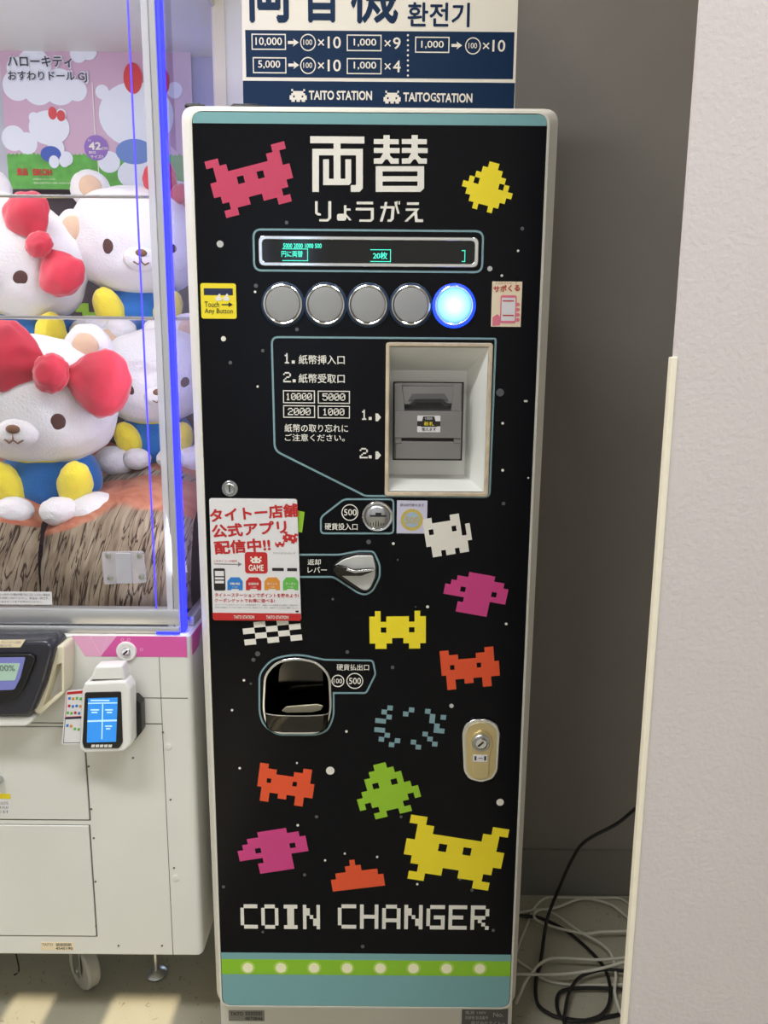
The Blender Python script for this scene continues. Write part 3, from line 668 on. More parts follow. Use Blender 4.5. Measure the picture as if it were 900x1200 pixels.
# coin sticker
o = plate('sticker', M['lavender'], cc, [rect(465, 586.5, 500.5, 625)], -0.0008, 0.0007); o['label'] = 'lavender sticker with a gold coin drawing'
texts('lettering', M['ink'], o, [('新500円使えます', 469, 590, 497, 593.5)], 0, 0.0011)
plate('coin_print', M['coin_gold'], o, [circ(482.6, 609, 13)], -0.0011, 0.0003); plate('coin_centre_print', M['coin_blue'], o, [circ(482.6, 609, 9)], -0.0013, 0.0002)
texts('coin_lettering', M['coin_gold'], o, [('500', 475, 605, 490.5, 613.5, 0.02)], 0, 0.0016)

# --- return lever
lv = plate('return_lever', M['darkplastic'], cc, [rnd(px2([(390, 662), (401, 653), (415, 648), (438, 648), (442, 662), (442, 675), (435, 690), (430, 693), (421, 692), (393, 673)]), 0.004)], -0.002, 0.0022, 0.0006)
plate('shroud', M['shroud'], lv, [rnd(px2([(392, 662), (402, 655), (418, 650), (437, 650), (440, 662), (440, 675), (434, 688), (430, 691), (424, 690), (398, 672)]), 0.004)], -0.006, 0.004, 0.0015)
plate('handle', M['darkchrome'], lv, [rnd(px2([(391, 663), (396, 659.5), (404, 661), (414, 665), (428, 664), (439, 663.5), (437, 667), (424, 672), (412, 672), (398, 672), (392, 668)]), 0.003)], -0.017, 0.011, 0.0022)
plate('handle_edge', M['chrome'], lv, [rnd(px2([(408, 662.5), (416, 665), (428, 664), (439, 663), (439, 665.5), (428, 666.6), (416, 668), (406, 665)]), 0.001)], -0.0195, 0.003, 0.0008)

# --- payout cup
cupo = op_cup
cp = plate('payout_cup', M['chrome'], cc, [offs(cupo, 0.0022), offs(cupo, -0.0022)], -0.004, 0.004, 0.0014)
bm = bmesh.new()
cen = P(348, 815, 0)
def scl(loop, sx, sz, dx=0, dz=0): return [Vector((cen.x + (p[0] - cen.x) * sx + dx, cen.z + (p[1] - cen.z) * sz + dz)) for p in loop]
loft(bm, [at(cupo, -0.001), at(scl(cupo, 0.97, 0.98), 0.02), at(scl(cupo, 0.9, 0.9), 0.04), at(scl(cupo, 0.7, 0.72), 0.054)], False, True)
obj('bowl', bm, M['darkchrome'], cp)
# tongue the coins land on
zA, zB, xA, xB = P(348, 813, 0.05).z, P(348, 831, 0.02).z, P(326, 825, 0.03).x, P(380, 825, 0.03).x
bm = bmesh.new(); loft(bm, [[Vector((xA, 0.052, zA)), Vector((xB, 0.052, zA)), Vector((xB, 0.050, zA - 0.003)), Vector((xA, 0.050, zA - 0.003))], [Vector((xA, 0.030, zB + 0.004)), Vector((xB, 0.030, zB + 0.004)), Vector((xB, 0.030, zB + 0.001)), Vector((xA, 0.030, zB + 0.001))],
             [Vector((xA + 0.004, 0.016, zB)), Vector((xB - 0.002, 0.016, zB)), Vector((xB - 0.002, 0.016, zB - 0.003)), Vector((xA + 0.004, 0.016, zB - 0.003))]])
obj('coin_tongue', bm, M['darkchrome'], cp)
plate('tongue_lit_edge', M['tongue'], cp, [rnd(px2([(330, 833), (335, 828), (350, 826.5), (372, 825), (379, 827), (376, 832), (366, 834.5), (336, 835)], 0.014), 0.002)], 0.0125, 0.003, 0.001)  # pale crescent paints the light falling on the tongue's lower end
# lower lip: half ring pushed out of the face
bm = bmesh.new(); lo = []
zt0, zt1 = P(348, 838, -0.012).z, P(348, 860, -0.002).z
for (dz, dy, rx) in ((0, 0, 1), (0, 1, 0.9),):
    pass
def arc(hw, y0, dep, z, n=16): return [Vector((cen.x + hw * -math.cos(math.pi * i / n) * (1.0), y0 - dep * math.sin(math.pi * i / n) ** 0.6, z)) for i in range(n + 1)]
hw = (P(386, 840, 0).x - P(311, 840, 0).x) / 2
zlo, zhi = P(348, 858, -0.01).z, P(348, 839, -0.016).z
a_ = arc(hw, -0.001, 0.016, zhi); b_ = arc(hw * 0.97, -0.001, 0.015, zlo + 0.006); c_ = arc(hw * 0.86, -0.001, 0.010, zlo); d_ = arc(hw * 0.8, 0.0, 0.0, zlo); e_ = arc(hw * 0.93, 0.0, 0.0135, zhi); f_ = arc(hw * 0.9, 0.0, 0.011, zlo + 0.007)
for l0, l1 in ((f_, e_), (e_, a_), (a_, b_), (b_, c_), (c_, d_), (d_, f_)):
    v0 = [bm.verts.new(p) for p in l0]; v1 = [bm.verts.new(p) for p in l1]
    for i in range(len(v0) - 1): bm.faces.new((v0[i], v0[i + 1], v1[i + 1], v1[i]))
bmesh.ops.remove_doubles(bm, verts=bm.verts[:], dist=1e-6)
obj('lip', bm, M['darkchrome'], cp, ang=50)
bm = bmesh.new(); tube(bm, [p + Vector((0, 0, 0.0006)) for p in a_], 0.0011, 8); obj('lip_edge', bm, M['chrome'], cp)

# --- lock plate
lk = plate('lock_plate', M['chrome'], cc, [rnd(px2([(541, 858), (545, 846), (556, 841), (571, 841), (582, 847), (585.5, 858), (583, 901), (577, 911), (563, 915), (549, 911), (543, 902)]), 0.006)], -0.006, 0.006, 0.0015)
plate('brass_plate', M['brass'], lk, [rnd(px2([(545, 858), (549, 849), (557, 845), (570, 845), (579, 850), (582, 858), (580, 900), (575, 909), (563, 912), (551, 909), (546, 901)]), 0.006)], -0.0068, 0.001, 0.0003)
plate('lock_tongue', M['brass'], lk, [rnd(px2([(551, 866), (554, 857), (563, 852.5), (572, 857), (577, 866), (575, 877), (573, 883), (572, 905), (568, 909), (558, 909), (553, 905), (553, 883), (551, 876)]), 0.004)], -0.010, 0.0035, 0.0012)
c = P(563.5, 870, -0.01); s = sc(563, 870)
bm = bmesh.new(); lathe(bm, [(10.5 * s, 0), (10.5 * s, 0.003), (9.5 * s, 0.0045), (7.5 * s, 0.0045), (7 * s, 0.003), (0.2 * s, 0.003)], c, 40); obj('lock_collar', bm, M['satin'], lk)
bm = bmesh.new(); lathe(bm, [(6.2 * s, 0.002), (6.2 * s, 0.0055), (5.6 * s, 0.0062), (0.2 * s, 0.0062)], c, 32); obj('lock_barrel', bm, M['chrome'], lk)
put('keyhole', joined([plate_mesh([px2([(559.5, 873.5), (566, 868.5), (567, 870), (561, 875)], -0.015)], -0.0166, 0.001)]), M['ink'], lk)
o = plate('number_tag', M['paper'], lk, [rect(554, 884.5, 571, 892.5, -0.01)], -0.0106, 0.0006)
texts('number_lettering', M['ink'], lk, [('1', 556, 886, 558.3, 891), ('1', 567.3, 886, 569.6, 891), ('----', 560.5, 888, 565.5, 888.8)], -0.0106, 0.0003, 0.02)
# --- cam lock at the left edge
c = P(269.5, 572.5, 0); s = sc(270, 572)
bm = bmesh.new(); lathe(bm, [(9.5 * s, 0), (9.5 * s, 0.002), (8.6 * s, 0.0034), (7.2 * s, 0.0034), (6.8 * s, 0.0022), (0.2 * s, 0.0022)], c, 36)
o = obj('cam_lock', bm, M['satin'], cc)
bm = bmesh.new(); lathe(bm, [(6.3 * s, 0.001), (6.3 * s, 0.0036), (5.6 * s, 0.0042), (4.4 * s, 0.0036), (0.2 * s, 0.0040)], c, 28); obj('barrel', bm, M['satin'], o)
plate('keyhole', M['ink'], o, [rect(268.8, 568.5, 270.2, 576.5)], -0.0046, 0.0008)

# ------------------------------------------------------------------ notice on the face
nb = thing('notice_board', 'white and red notice card fixed on the left of the black coin changer face', 'notice', P(299, 655, -0.004))
NY = -0.0055
plate('card', M['paper'], nb, [rnd(px2([(245, 584), (348, 585), (353, 727.5), (249.5, 726.5)], NY), 0.004)], NY, 0.0035, 0.0004)
plate('red_strip', M['redink'], nb, [rnd(px2([(249, 718), (352.6, 719), (353, 727.5), (249.5, 726.8)], NY), [0, 0, 0.004, 0.004])], NY - 0.0003, 0.0003)
texts('headline_lettering', M['redink'], nb, [('タイトー店舗', 245.5, 593, 349.5, 609, 0.035, 0.075), ('公式アプリ', 248, 612, 336, 628, 0.035, 0.075), ('配信中!!', 251, 632, 317, 648, 0.035, 0.075)], NY, 0.0004)
texts('small_lettering', M['redink'], nb, [('タイトーステーションでポイントを貯めよう!', 251.5, 695, 350, 700, 0.02), ('クーポンゲットでお得に遊べる!', 251.5, 701.5, 322, 706, 0.02), ('このアイコンが目印!', 250.5, 656, 278, 659, 0.0)], NY, 0.0004)
texts('fine_lettering', M['greyink'], nb, [('タイトーアプリはダウンロードとご利用は無料です。通信にかかる費用はお客様のご負担です。', 252, 708, 350, 710), ('お使いの端末によってはご利用いただけない場合がございます。店舗のサービスをご確認ください。', 252, 711, 350, 713), ('今すぐダウンロード', 320, 647, 346, 649.5)], NY, 0.0004)
texts('strip_lettering', M['white'], nb, [('TAITO STATION', 274, 721, 298, 725, 0.02), ('TAITO STATION', 312, 721.3, 338, 725.3, 0.02)], NY, 0.0006)
put('arrow_print', plate_mesh([px2([(251, 660.3), (279, 660.8), (279, 658.5), (283.5, 661), (279, 664), (279, 661.8), (251, 661.3)], NY)], NY - 0.0004, 0.0003), M['greyink'], nb)
plate('app_icon_print', M['redink'], nb, [rect(287, 647, 313.5, 672, NY, 4)], NY - 0.0004, 0.0004)
texts('icon_lettering', M['white'], nb, [('GAME', 291.5, 661.5, 309, 669, 0.02)], NY, 0.0007)
put('icon_pixel_print', bitmap(["#..##..#", ".######.", "##.##.##", ".######."], 300, 656, 13, 7.5, NY, 0, NY - 0.0007, 0.0003), M['white'], nb)
many('pixel_print', [bitmap(["##....##", ".######.", "##.##.##", "########", ".##..##."], 340, 630, 17, 12, NY, -0.2, NY - 0.0005, 0.0004), bitmap(["#..##..#", "########", ".##..##."], 328, 638, 11, 6, NY, 0.1, NY - 0.0005, 0.0004)], M['redink'], nb)
plate('printed_phone', M['ink'], nb, [rect(250.5, 666, 264, 692, NY, 2)], NY - 0.0004, 0.0003)
many('printed_phone_screen', [plate_mesh([rect(252, 669, 262.5, 675, NY)], NY - 0.0006, 0.0002), plate_mesh([rect(252, 676.5, 262.5, 679, NY)], NY - 0.0006, 0.0002), plate_mesh([rect(252, 680.5, 262.5, 683.5, NY)], NY - 0.0006, 0.0002)], M['paper'], nb)
for i, (cl, tx) in enumerate((('icoblue', '情報'), ('redink', '店舗検索'), ('icoorange', 'ポイント'), ('icogreen', 'クーポン'))):
    x = 275.5 + i * 21.7
    plate('service_icon', M[cl], nb, [px2([(x - 9, 681), (x - 5, 676.5), (x + 5, 676.5), (x + 9, 681), (x + 9, 691.5), (x + 4.5, 691.5), (x + 4, 690), (x - 4, 690), (x - 4.5, 691.5), (x - 9, 691.5)], NY)], NY - 0.0004, 0.0003)
    texts('icon_lettering', M['white'], nb, [(tx, x - 6, 682.5, x + 6, 685.5, 0.01), ('> GO', x - 3, 687, x + 3, 688.5)], NY, 0.0006)
many('store_badge', [plate_mesh([rect(319, 665.5, 332.5, 669, NY, 0.6)], NY - 0.0004, 0.0003), plate_mesh([rect(336.5, 665.7, 348, 669.2, NY, 0.6)], NY - 0.0004, 0.0003), plate_mesh([rect(346.5, 715.5, 350, 717.5, NY)], NY - 0.0004, 0.0003)], M['ink'], nb)

# ------------------------------------------------------------------ sign standing on the machine
SY = 0.16
sg = thing('sign_board', 'navy and cream price sign standing on top of the coin changer', 'sign', (0, SY, CZ1))
sgx0, sgx1 = P(286, 60, SY).x, P(605, 60, SY).x
ztop = P(445, -110, SY).z
def SR(x0, y0, x1, y1, yf=SY, r=0): return rect(x0, y0, x1, y1, SY, r)
L0 = [(sgx0, ztop), (sgx1, ztop), (P(601, 124, SY).x + 0.003, CZ1 + 0.001), (P(284, 120, SY).x, CZ1 + 0.001)]
plate('board', M['signcream'], sg, [L0], SY, 0.006, 0.0005)
plate('lower_field', M['signnavy'], sg, [[Vector((P(285, 110, SY).x, P(445, 96, SY).z)), Vector((P(603, 110, SY).x, P(445, 96, SY).z)), Vector((P(601, 124, SY).x + 0.001, CZ1 + 0.002)), Vector((P(284, 120, SY).x + 0.001, CZ1 + 0.002))]], SY - 0.0005, 0.0005)
plate('rate_field', M['signnavy'], sg, [SR(288, 36.5, 602, 91.5)], SY - 0.0005, 0.0005)
texts('headline_lettering', M['signnavy'], sg, [('両', 289, -47, 341, 27, 0.022), ('替', 354, -47, 400, 27, 0.022), ('機', 411, -47, 467, 28, 0.022), ('환전기', 477.5, 3, 550.5, 32, 0.02)], SY, 0.0005)
texts('rate_lettering', M['signcream'], sg, [('10,000', 299.5, 44, 330.5, 54.5, 0.012), ('5,000', 302.5, 71, 328.5, 81, 0.012), ('100', 355.5, 46.5, 366, 53, 0.006), ('100', 355.5, 73.5, 366, 80, 0.006), ('×', 372.5, 46, 380, 54, 0.0), ('×', 372.5, 73, 380, 81, 0.0),
     ('10', 384, 43, 399.5, 57, 0.012), ('10', 384, 70, 399.5, 84, 0.012), ('1,000', 414.5, 45.5, 441, 55, 0.012), ('1,000', 414.5, 72.5, 441, 82, 0.012), ('×', 450.5, 47, 458, 55, 0.0), ('×', 450.5, 74, 458, 82, 0.0),
     ('9', 460.5, 44, 469.5, 58, 0.012), ('4', 460.5, 71, 469.5, 85, 0.012), ('1,000', 493.5, 48, 520, 57.5, 0.012), ('100', 549, 50.5, 559, 57, 0.006), ('×', 565.5, 50, 573.5, 58, 0.0), ('10', 577, 47, 592, 61, 0.012)], SY, 0.0009)
many('rate_frame', [plate_mesh(stroke(l, 1.2 * sc(440, 60, SY)), SY - 0.001, 0.0005) for l in (SR(295.5, 40.5, 334.5, 58), SR(297, 68, 335, 85.5), SR(407, 41.5, 446.5, 59.5), SR(407, 69, 446.5, 86.5), SR(487, 44, 526, 61.5), circ(361, 50, 8.6, SY), circ(361, 77, 8.6, SY), circ(554.2, 54, 8.6, SY))], M['signcream'], sg)
many('rate_arrow', [plate_mesh([px2([(x, y - 1.7), (x + 7, y - 1.7), (x + 6, y - 4.5), (x + 12.5, y), (x + 6, y + 4.5), (x + 7, y + 1.7), (x, y + 1.7)], SY)], SY - 0.001, 0.0005) for (x, y) in ((337.5, 50), (338, 76.5), (529, 53.5))], M['signcream'], sg)
many('dot', [plate_mesh([circ(478, 41.5 + i * 5.9, 1.2, SY, 10)], SY - 0.001, 0.0005) for i in range(9)], M['signcream'], sg)
texts('logo_lettering', M['signcream'], sg, [('TAITO STATION', 362, 106.5, 436, 117.5, 0.03), ('TAITO', 472.5, 108.5, 504, 119.5, 0.03), ('G', 504.5, 109, 511, 119, 0.02), ('STATION', 511.5, 109.5, 553.5, 120.5, 0.03)], SY, 0.0009)
icon = [".#......#.", "..######..", ".########.", "##.####.##", "##########", ".##.##.##."]
many('logo_pixel_print', [bitmap(icon, 349.5, 112, 20, 15, SY, 0, SY - 0.001, 0.0005), bitmap(icon, 459.5, 114, 20, 15, SY, 0, SY - 0.001, 0.0005)], M['signcream'], sg)
# two small black clips lying on top of the cabinet
for (px, wpx, lb) in ((228, 24, 'small dark metal clip on top of the coin changer, at its left corner'), (291, 42, 'dark tape remnant at the foot of the navy sign')):
    c = P(px, 121, 0.02); s = sc(px, 121, 0.02)
    bm = bmesh.new(); z_ = FZ1 + 0.0122; bx(bm, c.x - wpx / 2 * s, c.x + wpx / 2 * s, 0.02, 0.033, z_, z_ + 0.0035, 0.001); bx(bm, c.x - wpx / 2.2 * s, c.x + wpx / 4 * s, 0.021, 0.032, z_ + 0.003, z_ + 0.0055, 0.001)
    tag(obj('metal_clip' if wpx < 30 else 'tape_strip', bm, M['darkplastic']), lb, 'clip' if wpx < 30 else 'tape')
#PART2
# ------------------------------------------------------------------ crane game on the left
BY = 0.036            # front face of its body
GY = 0.050            # front pane
cg = thing('crane_game', 'white crane game cabinet with glass prize box and pink band', 'crane game', (-0.75, 0.4, 0))
X1 = P(230, 930, BY).x; X0 = -1.32; YE = 0.85
ZB, ZT = P(100, 1122, BY).z, P(100, 743, BY).z
bm = bmesh.new()
body = rnd([(X0, BY), (X1, BY), (X1 + 0.004, YE), (X0, YE)], [0.01, 0.012, 0.01, 0.01], 5)
body = body if area(body) > 0 else body[::-1]
ins = offs(body, -0.008)
loft(bm, [[Vector((p[0], p[1], ZB)) for p in ins], [Vector((p[0], p[1], ZB + 0.008)) for p in body], [Vector((p[0], p[1], ZT - 0.004)) for p in body], [Vector((p[0], p[1], ZT)) for p in offs(body, -0.004)]])
obj('body', bm, M['clawpaint'], cg)
def fplate(nm, m, outl, lift, th, bev=0.0, par=None, Y=BY): return plate(nm, m, par or cg, outl, Y - lift, th, bev)
def brect(x0, y0, x1, y1, r=0): return rect(x0, y0, x1, y1, BY, r)
Xs = P(194, 930, BY).x; Xd = P(106, 980, BY).x
def gap(x0, x1, z0, z1, nm='seam'):
    bm = bmesh.new(); bx(bm, x0, x1, BY - 0.0004, BY + 0.001, z0, z1); obj(nm, bm, M['groove'], cg, False)
gap(Xs - 0.0005, Xs + 0.0005, ZB + 0.004, ZT - 0.004)
zz = lambda y: P(100, y, BY).z
gap(P(165, 818, BY).x, P(220, 818, BY).x, zz(817.6), zz(816.8))
gap(X0 + 0.02, Xs, zz(848), zz(847))
# service doors
for nm, x0_, x1_, y0, y1, lb in (('service_door', X0 + 0.05, P(102, 915, BY).x, 852, 960, 'upper service door with bolt handle'), ('service_door', X0 + 0.05, P(108.5, 1030, BY).x, 967, 1096, 'lower service door')):
    z1_, z0_ = zz(y0), zz(y1)
    bm = bmesh.new(); bx(bm, x0_ - 0.002, x1_ + 0.0022, BY - 0.0003, BY + 0.002, z0_ - 0.0022, z1_ + 0.001); obj('door_gap', bm, M['groove'], cg, False)
    bm = bmesh.new(); bx(bm, x0_, x1_, BY - 0.0022, BY + 0.004, z0_, z1_, 0.001, 1); o = obj(nm, bm, M['clawpaint'], cg); o['label'] = lb
    if y0 == 852:
        bm = bmesh.new(); c = P(1, 912, BY); lathe(bm, [(0.006, 0), (0.006, 0.012), (0.005, 0.016), (0.003, 0.017)], (c.x, BY - 0.0022, c.z), 20); obj('bolt', bm, M['satin'], o)
        cl = plate('caution_label', M['paper'], o, [rect(-6, 929, 13, 954.5, BY)], BY - 0.0026, 0.0004)
        plate('yellow_strip', M['stick_yellow'], o, [rect(-6, 929, 13, 935, BY)], BY - 0.0029, 0.0003)
        texts('label_lettering', M['ink'], o, [('注意', 0, 930, 10, 934), ('手をはさむ', -4, 938, 11, 942), ('おそれが', -4, 943.5, 11, 947), ('あります', -4, 948.5, 11, 952)], BY, 0.0028)
for (x, y, r) in ((197, 875, 4.5), (206, 1029, 4.5)):
    s = sc(x, y, BY); c = P(x, y, BY); bm = bmesh.new(); lathe(bm, [(r * s, 0), (r * s, 0.0008), (r * s * 0.8, 0.0013), (r * s * 0.1, 0.0013)], c, 20); obj('blanking_cap', bm, M['clawpaint'], cg)
bm = bmesh.new()
for (x, y) in ((104, 898), (107, 948), (110, 982), (112, 1033), (191, 858), (200, 937), (204, 1017), (139, 1108), (112, 1085), (190, 1108), (15, 985), (92, 982), (90, 928), (156, 888)):
    s = sc(x, y, BY); lathe(bm, [(1.2 * s, -0.001), (1.2 * s, 0.0012), (0.4 * s, 0.0016)], P(x, y, BY), 8)
o = obj('rivets', bm, M['groove'], cg); o['kind'] = 'stuff'
pl_ = fplate('serial_label', M['stickcream'], [brect(48, 1104, 87, 1113.5)], 0.0006, 0.0006)
texts('serial_lettering', M['ink'], pl_, [('TAITO', 49.5, 1105, 62, 1108), ('4545190', 65.5, 1109.5, 85.5, 1112.5, 0.02)], BY, 0.0009)
many('barcode_line', [plate_mesh([rect(66 + i * 1.3, 1105, 66.6 + i * 1.3, 1108.5, BY)], BY - 0.0009, 0.0003) for i in range(14)], M['ink'], pl_)
# pink band
zb1, zb0 = zz(745), zz(769)
fplate('pink_band', M['pinkband'], [[Vector((P(137, 745, BY).x, zb1)), Vector((X1 - 0.006, zb1)), Vector((X1 - 0.006, zb0)), Vector((P(118, 769, BY).x, zb0))]], 0.0006, 0.0006)
fplate('pale_band', M['pinkpale'], [[Vector((P(84, 745, BY).x, zb1)), Vector((P(137, 745, BY).x, zb1)), Vector((P(118, 769, BY).x, zb0)), Vector((P(100, 769, BY).x, zb0))]], 0.0005, 0.0005)
strokes('band_line', M['pinklight'], cg, [[Vector(p) for p in px2([(106, 745.5), (126, 745.5), (119, 768), (115, 762)], BY)]], 0.0006, BY - 0.0008, 0.0003)
bm = bmesh.new()
xw = X1 - 0.0005
vs = [bm.verts.new((xw + 0.0008 + (y - BY) * 0.004 / 0.8, y, z)) for (y, z) in ((BY + 0.009, zb1), (BY + 0.009, zb0), (BY + 0.05, zb0 + 0.002), (BY + 0.075, zb0 + 0.03), (BY + 0.10, zb1 + 0.0), (BY + 0.075, zb1))]
bm.faces.new(vs); r_ = bmesh.ops.extrude_face_region(bm, geom=bm.faces[:]); bmesh.ops.translate(bm, verts=[v for v in r_['geom'] if isinstance(v, bmesh.types.BMVert)], vec=(0.0008, 0, 0))
obj('side_band', bm, M['pinkband'], cg, False)
# key lock in the band
c = P(148.5, 763, BY); s = sc(149, 763, BY)
bm = bmesh.new(); lathe(bm, [(12 * s, 0), (12 * s, 0.002), (11 * s, 0.004), (8.5 * s, 0.004), (8 * s, 0.003), (0.2 * s, 0.003)], c, 40); lk2 = obj('key_lock', bm, M['whiteplastic'], cg)
bm = bmesh.new(); lathe(bm, [(5.2 * s, 0.003), (5.2 * s, 0.006), (4.5 * s, 0.007), (0.2 * s, 0.007)], c, 32); obj('barrel', bm, M['chrome'], lk2)
plate('keyhole', M['ink'], lk2, [rnd(px2([(145.5, 764.5), (150.5, 760), (151.5, 761.5), (147, 766)], BY), 0.001)], BY - 0.0076, 0.001)
many('lock_marking', [plate_mesh(stroke(circ(x, y, 1.6, BY, 14), 0.0006), BY - 0.0009, 0.0003) for (x, y) in ((143.5, 749.5), (151, 749.5), (166, 761))], M['pinklight'], cg)
# rails of the glass box
XG = P(221, 740, GY).x
zr = lambda y: P(100, y, GY).z
bm = bmesh.new(); bx(bm, X0, XG - 0.012, GY - 0.008, GY + 0.012, zr(730), zr(712), 0.002); bx(bm, X0, XG - 0.012, GY - 0.012, GY + 0.012, ZT, zr(731.5), 0.002)
obj('lower_rail', bm, M['rail'], cg)
bm = bmesh.new(); bx(bm, XG - 0.014, XG + 0.002, GY + 0.03, YE, ZT, zr(728), 0.002); obj('side_rail', bm, M['rail'], cg)
ZTOP = 1.86
bm = bmesh.new(); bx(bm, X0, XG + 0.001, GY - 0.01, YE, ZTOP, 2.44, 0.004); obj('head_box', bm, M['clawpaint'], cg)  # out of view; raised so its edge throws the diagonal shadow on wall_back
def pane(nm, m, x0, x1, y0, y1, z0, z1): return box(nm, m, cg, x0, x1, y0, y1, z0, z1)
xp0, xp1 = P(197, 740, GY - 0.006).x, P(212, 740, GY - 0.006).x
pane('front_pane', M['glass'], X0 + 0.02, xp0, GY, GY + 0.004, zr(712), ZTOP)
pane('side_pane', M['sideglass'], XG - 0.006, XG - 0.002, GY + 0.014, YE - 0.06, zr(728), ZTOP)
bm = bmesh.new(); bx(bm, xp0, xp0 + 0.010, GY - 0.006, GY + 0.004, ZT + 0.001, ZTOP, 0.001, 1); obj('corner_post', bm, M['acrylic'], cg)
bm = bmesh.new(); bx(bm, xp0 + 0.0115, xp1, GY - 0.007, GY + 0.006, ZT + 0.001, ZTOP, 0.001, 1); obj('corner_post', bm, M['rail'], cg)
bm = bmesh.new(); bx(bm, xp1 + 0.001, xp1 + 0.0075, GY - 0.006, GY + 0.010, ZT + 0.002, ZTOP, 0.001, 1); obj('led_or_glow_strip', bm, M['led_blue'], cg)
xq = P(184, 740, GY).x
bm = bmesh.new(); bx(bm, xq, xq + 0.0022, GY - 0.0025, GY - 0.0002, zr(712), ZTOP); obj('led_or_glow_strip', bm, M['led_reflection'], cg)  # glowing line stands for the LED's reflection in the front pane
bm = bmesh.new(); bx(bm, P(186, 741, GY).x, xp1, GY - 0.014, GY - 0.0125, ZT + 0.001, ZT + 0.004); obj('led_or_glow_strip', bm, M['led_blue'], cg)  # short emissive strip stands for the blue glow along the corner
for k_ in range(3): lamp('led_light', 'POINT', (xp1 + 0.02, GY - 0.02, ZT + 0.03 + k_ * 0.33), (0, 0, 0), 0.02, (0.06, 0.08, 1)).data.shadow_soft_size = 0.02
ZS0 = P(60, 214, 0.655).z
# inside: floor, back panel, upper back
box('stage_floor', M['darkgrey'], cg, X0 + 0.01, XG - 0.016, GY + 0.02, YE - 0.05, ZT - 0.0005, ZT + 0.006)
box('back_panel', mat('dark back panel', rgb(62, 44, 58), 0.5), cg, X0, XG - 0.008, 0.655, 0.665, ZT, P(60, 215, 0.655).z)
box('upper_back_panel', mat('pale lavender grey panel', rgb(196, 198, 214), 0.4), cg, X0, XG - 0.008, 0.655, 0.665, P(60, 214, 0.655).z, ZTOP)
box('side_panel', mat('lavender blue panel', rgb(160, 164, 220), 0.4), cg, P(226, 140, 0.64).x, XG - 0.009, 0.63, 0.654, ZS0, ZTOP)
box('header_strip', M['rail'], cg, X0, XG - 0.01, 0.61, 0.65, P(60, 54, 0.61).z, P(60, 49, 0.61).z)
box('header_strip', M['clawpaint'], cg, X0, XG - 0.01, 0.56, 0.65, P(60, 26, 0.56).z, P(60, 22, 0.56).z)
# pixel decoration on the dark back panel, its own plain pattern
gr = ["##.####.", ".######.", "##.##.##", "########", "#.####.#", "########", ".##..##.", "########", "##.##.##"]
put('pixel_print', bitmap(gr, 122, 402, 62, 92, 0.654, 0, 0.6535, 0.001), M['leaf'], cg)
put('pixel_print', bitmap(gr, 62, 402, 58, 80, 0.654, 0, 0.6535, 0.001), mat('dull magenta print', rgb(140, 50, 96), 0.5), cg)
put('pixel_print', bitmap(["###", "#.#", "###"], 128, 405, 30, 46, 0.653, 0, 0.652, 0.001), M['white'], cg)
# cross bars and the shelf
bm = bmesh.new(); p0, p1 = P(-60, 229, 0.072), P(176, 231.5, 0.072); tube(bm, [(X0 + 0.02, 0.072, p0.z), (XG - 0.012, 0.072, p0.z)], 0.0025, 10); obj('cross_bar', bm, M['chrome'], cg)
ZS = P(60, 371.5, 0.245).z
bm = bmesh.new(); bx(bm, X0 + 0.01, XG - 0.012, 0.243, 0.252, ZS - 0.004, ZS + 0.002, 0.001, 1); obj('shelf_edge', bm, M['chrome'], cg)
bm = bmesh.new(); bx(bm, X0 + 0.01, XG - 0.012, 0.2525, 0.652, ZS - 0.002, ZS + 0.002); obj('shelf', bm, M['shelfglass'], cg)
# acrylic catch plate on the pane, prize note at the rail
o = plate('catch_plate', mat('clear plastic plate', rgb(215, 215, 225), 0.2, alpha=0.35), cg, [rnd(px2([(120, 646), (169, 645), (173, 682), (123, 684)], GY), 0.004)], GY - 0.006, 0.005, 0.001)
plate('slider', mat('hazy plastic', rgb(205, 205, 215), 0.3, alpha=0.55), o, [rnd(px2([(137, 647), (155, 647), (157, 682), (139, 682)], GY), 0.002)], GY - 0.009, 0.003, 0.0006)
for (x, y) in ((127, 651), (164, 651), (129, 677), (166, 676)):
    bm = bmesh.new(); s = sc(x, y, GY); c = P(x, y, GY - 0.006); lathe(bm, [(3.4 * s, 0), (3.4 * s, 0.001), (2 * s, 0.002), (0.3 * s, 0.002)], c, 16); obj('screw', bm, M['satin'], o)
o = plate('notice_strip', M['paper'], cg, [rect(-60, 693, 61, 708, GY)], GY - 0.0012, 0.001)
texts('fine_lettering', M['ink'], o, [('※景品がひっかかった場合や取り出し口に入らない場合は', -10, 695, 59, 698), ('係員までお申し付けください。景品は一例です。', -10, 699.3, 58, 702), ('くわしくはスタッフまでお声がけください。', -10, 703.5, 50, 706)], GY, 0.0016)

# feet
fx = PF(187, 1134)
bm = bmesh.new(); lathe(bm, [(0.019, 0.001), (0.021, 0.006), (0.017, 0.012), (0.007, 0.016), (0.006, 0.05), (0.006, ZB + 0.002)], (fx.x, 0.19, 0), 28, 'Z'); obj('levelling_foot', bm, M['satin'], cg)
wc = PF(97, 1150); wy = 0.165
wr = 0.042
bm = bmesh.new(); lathe(bm, [(wr * 0.5, -0.011), (wr * 0.92, -0.013), (wr, -0.009), (wr, 0.009), (wr * 0.92, 0.013), (wr * 0.5, 0.011)], (0, 0, 0), 40, 'X')
bmesh.ops.rotate(bm, verts=bm.verts[:], cent=(0, 0, 0), matrix=Matrix.Rotation(math.radians(48), 3, 'Z'))
bmesh.ops.translate(bm, verts=bm.verts[:], vec=(wc.x + 0.01, wy, wr + 0.0005)); ca_ = obj('caster', bm, M['rubber'], cg)
bm = bmesh.new()
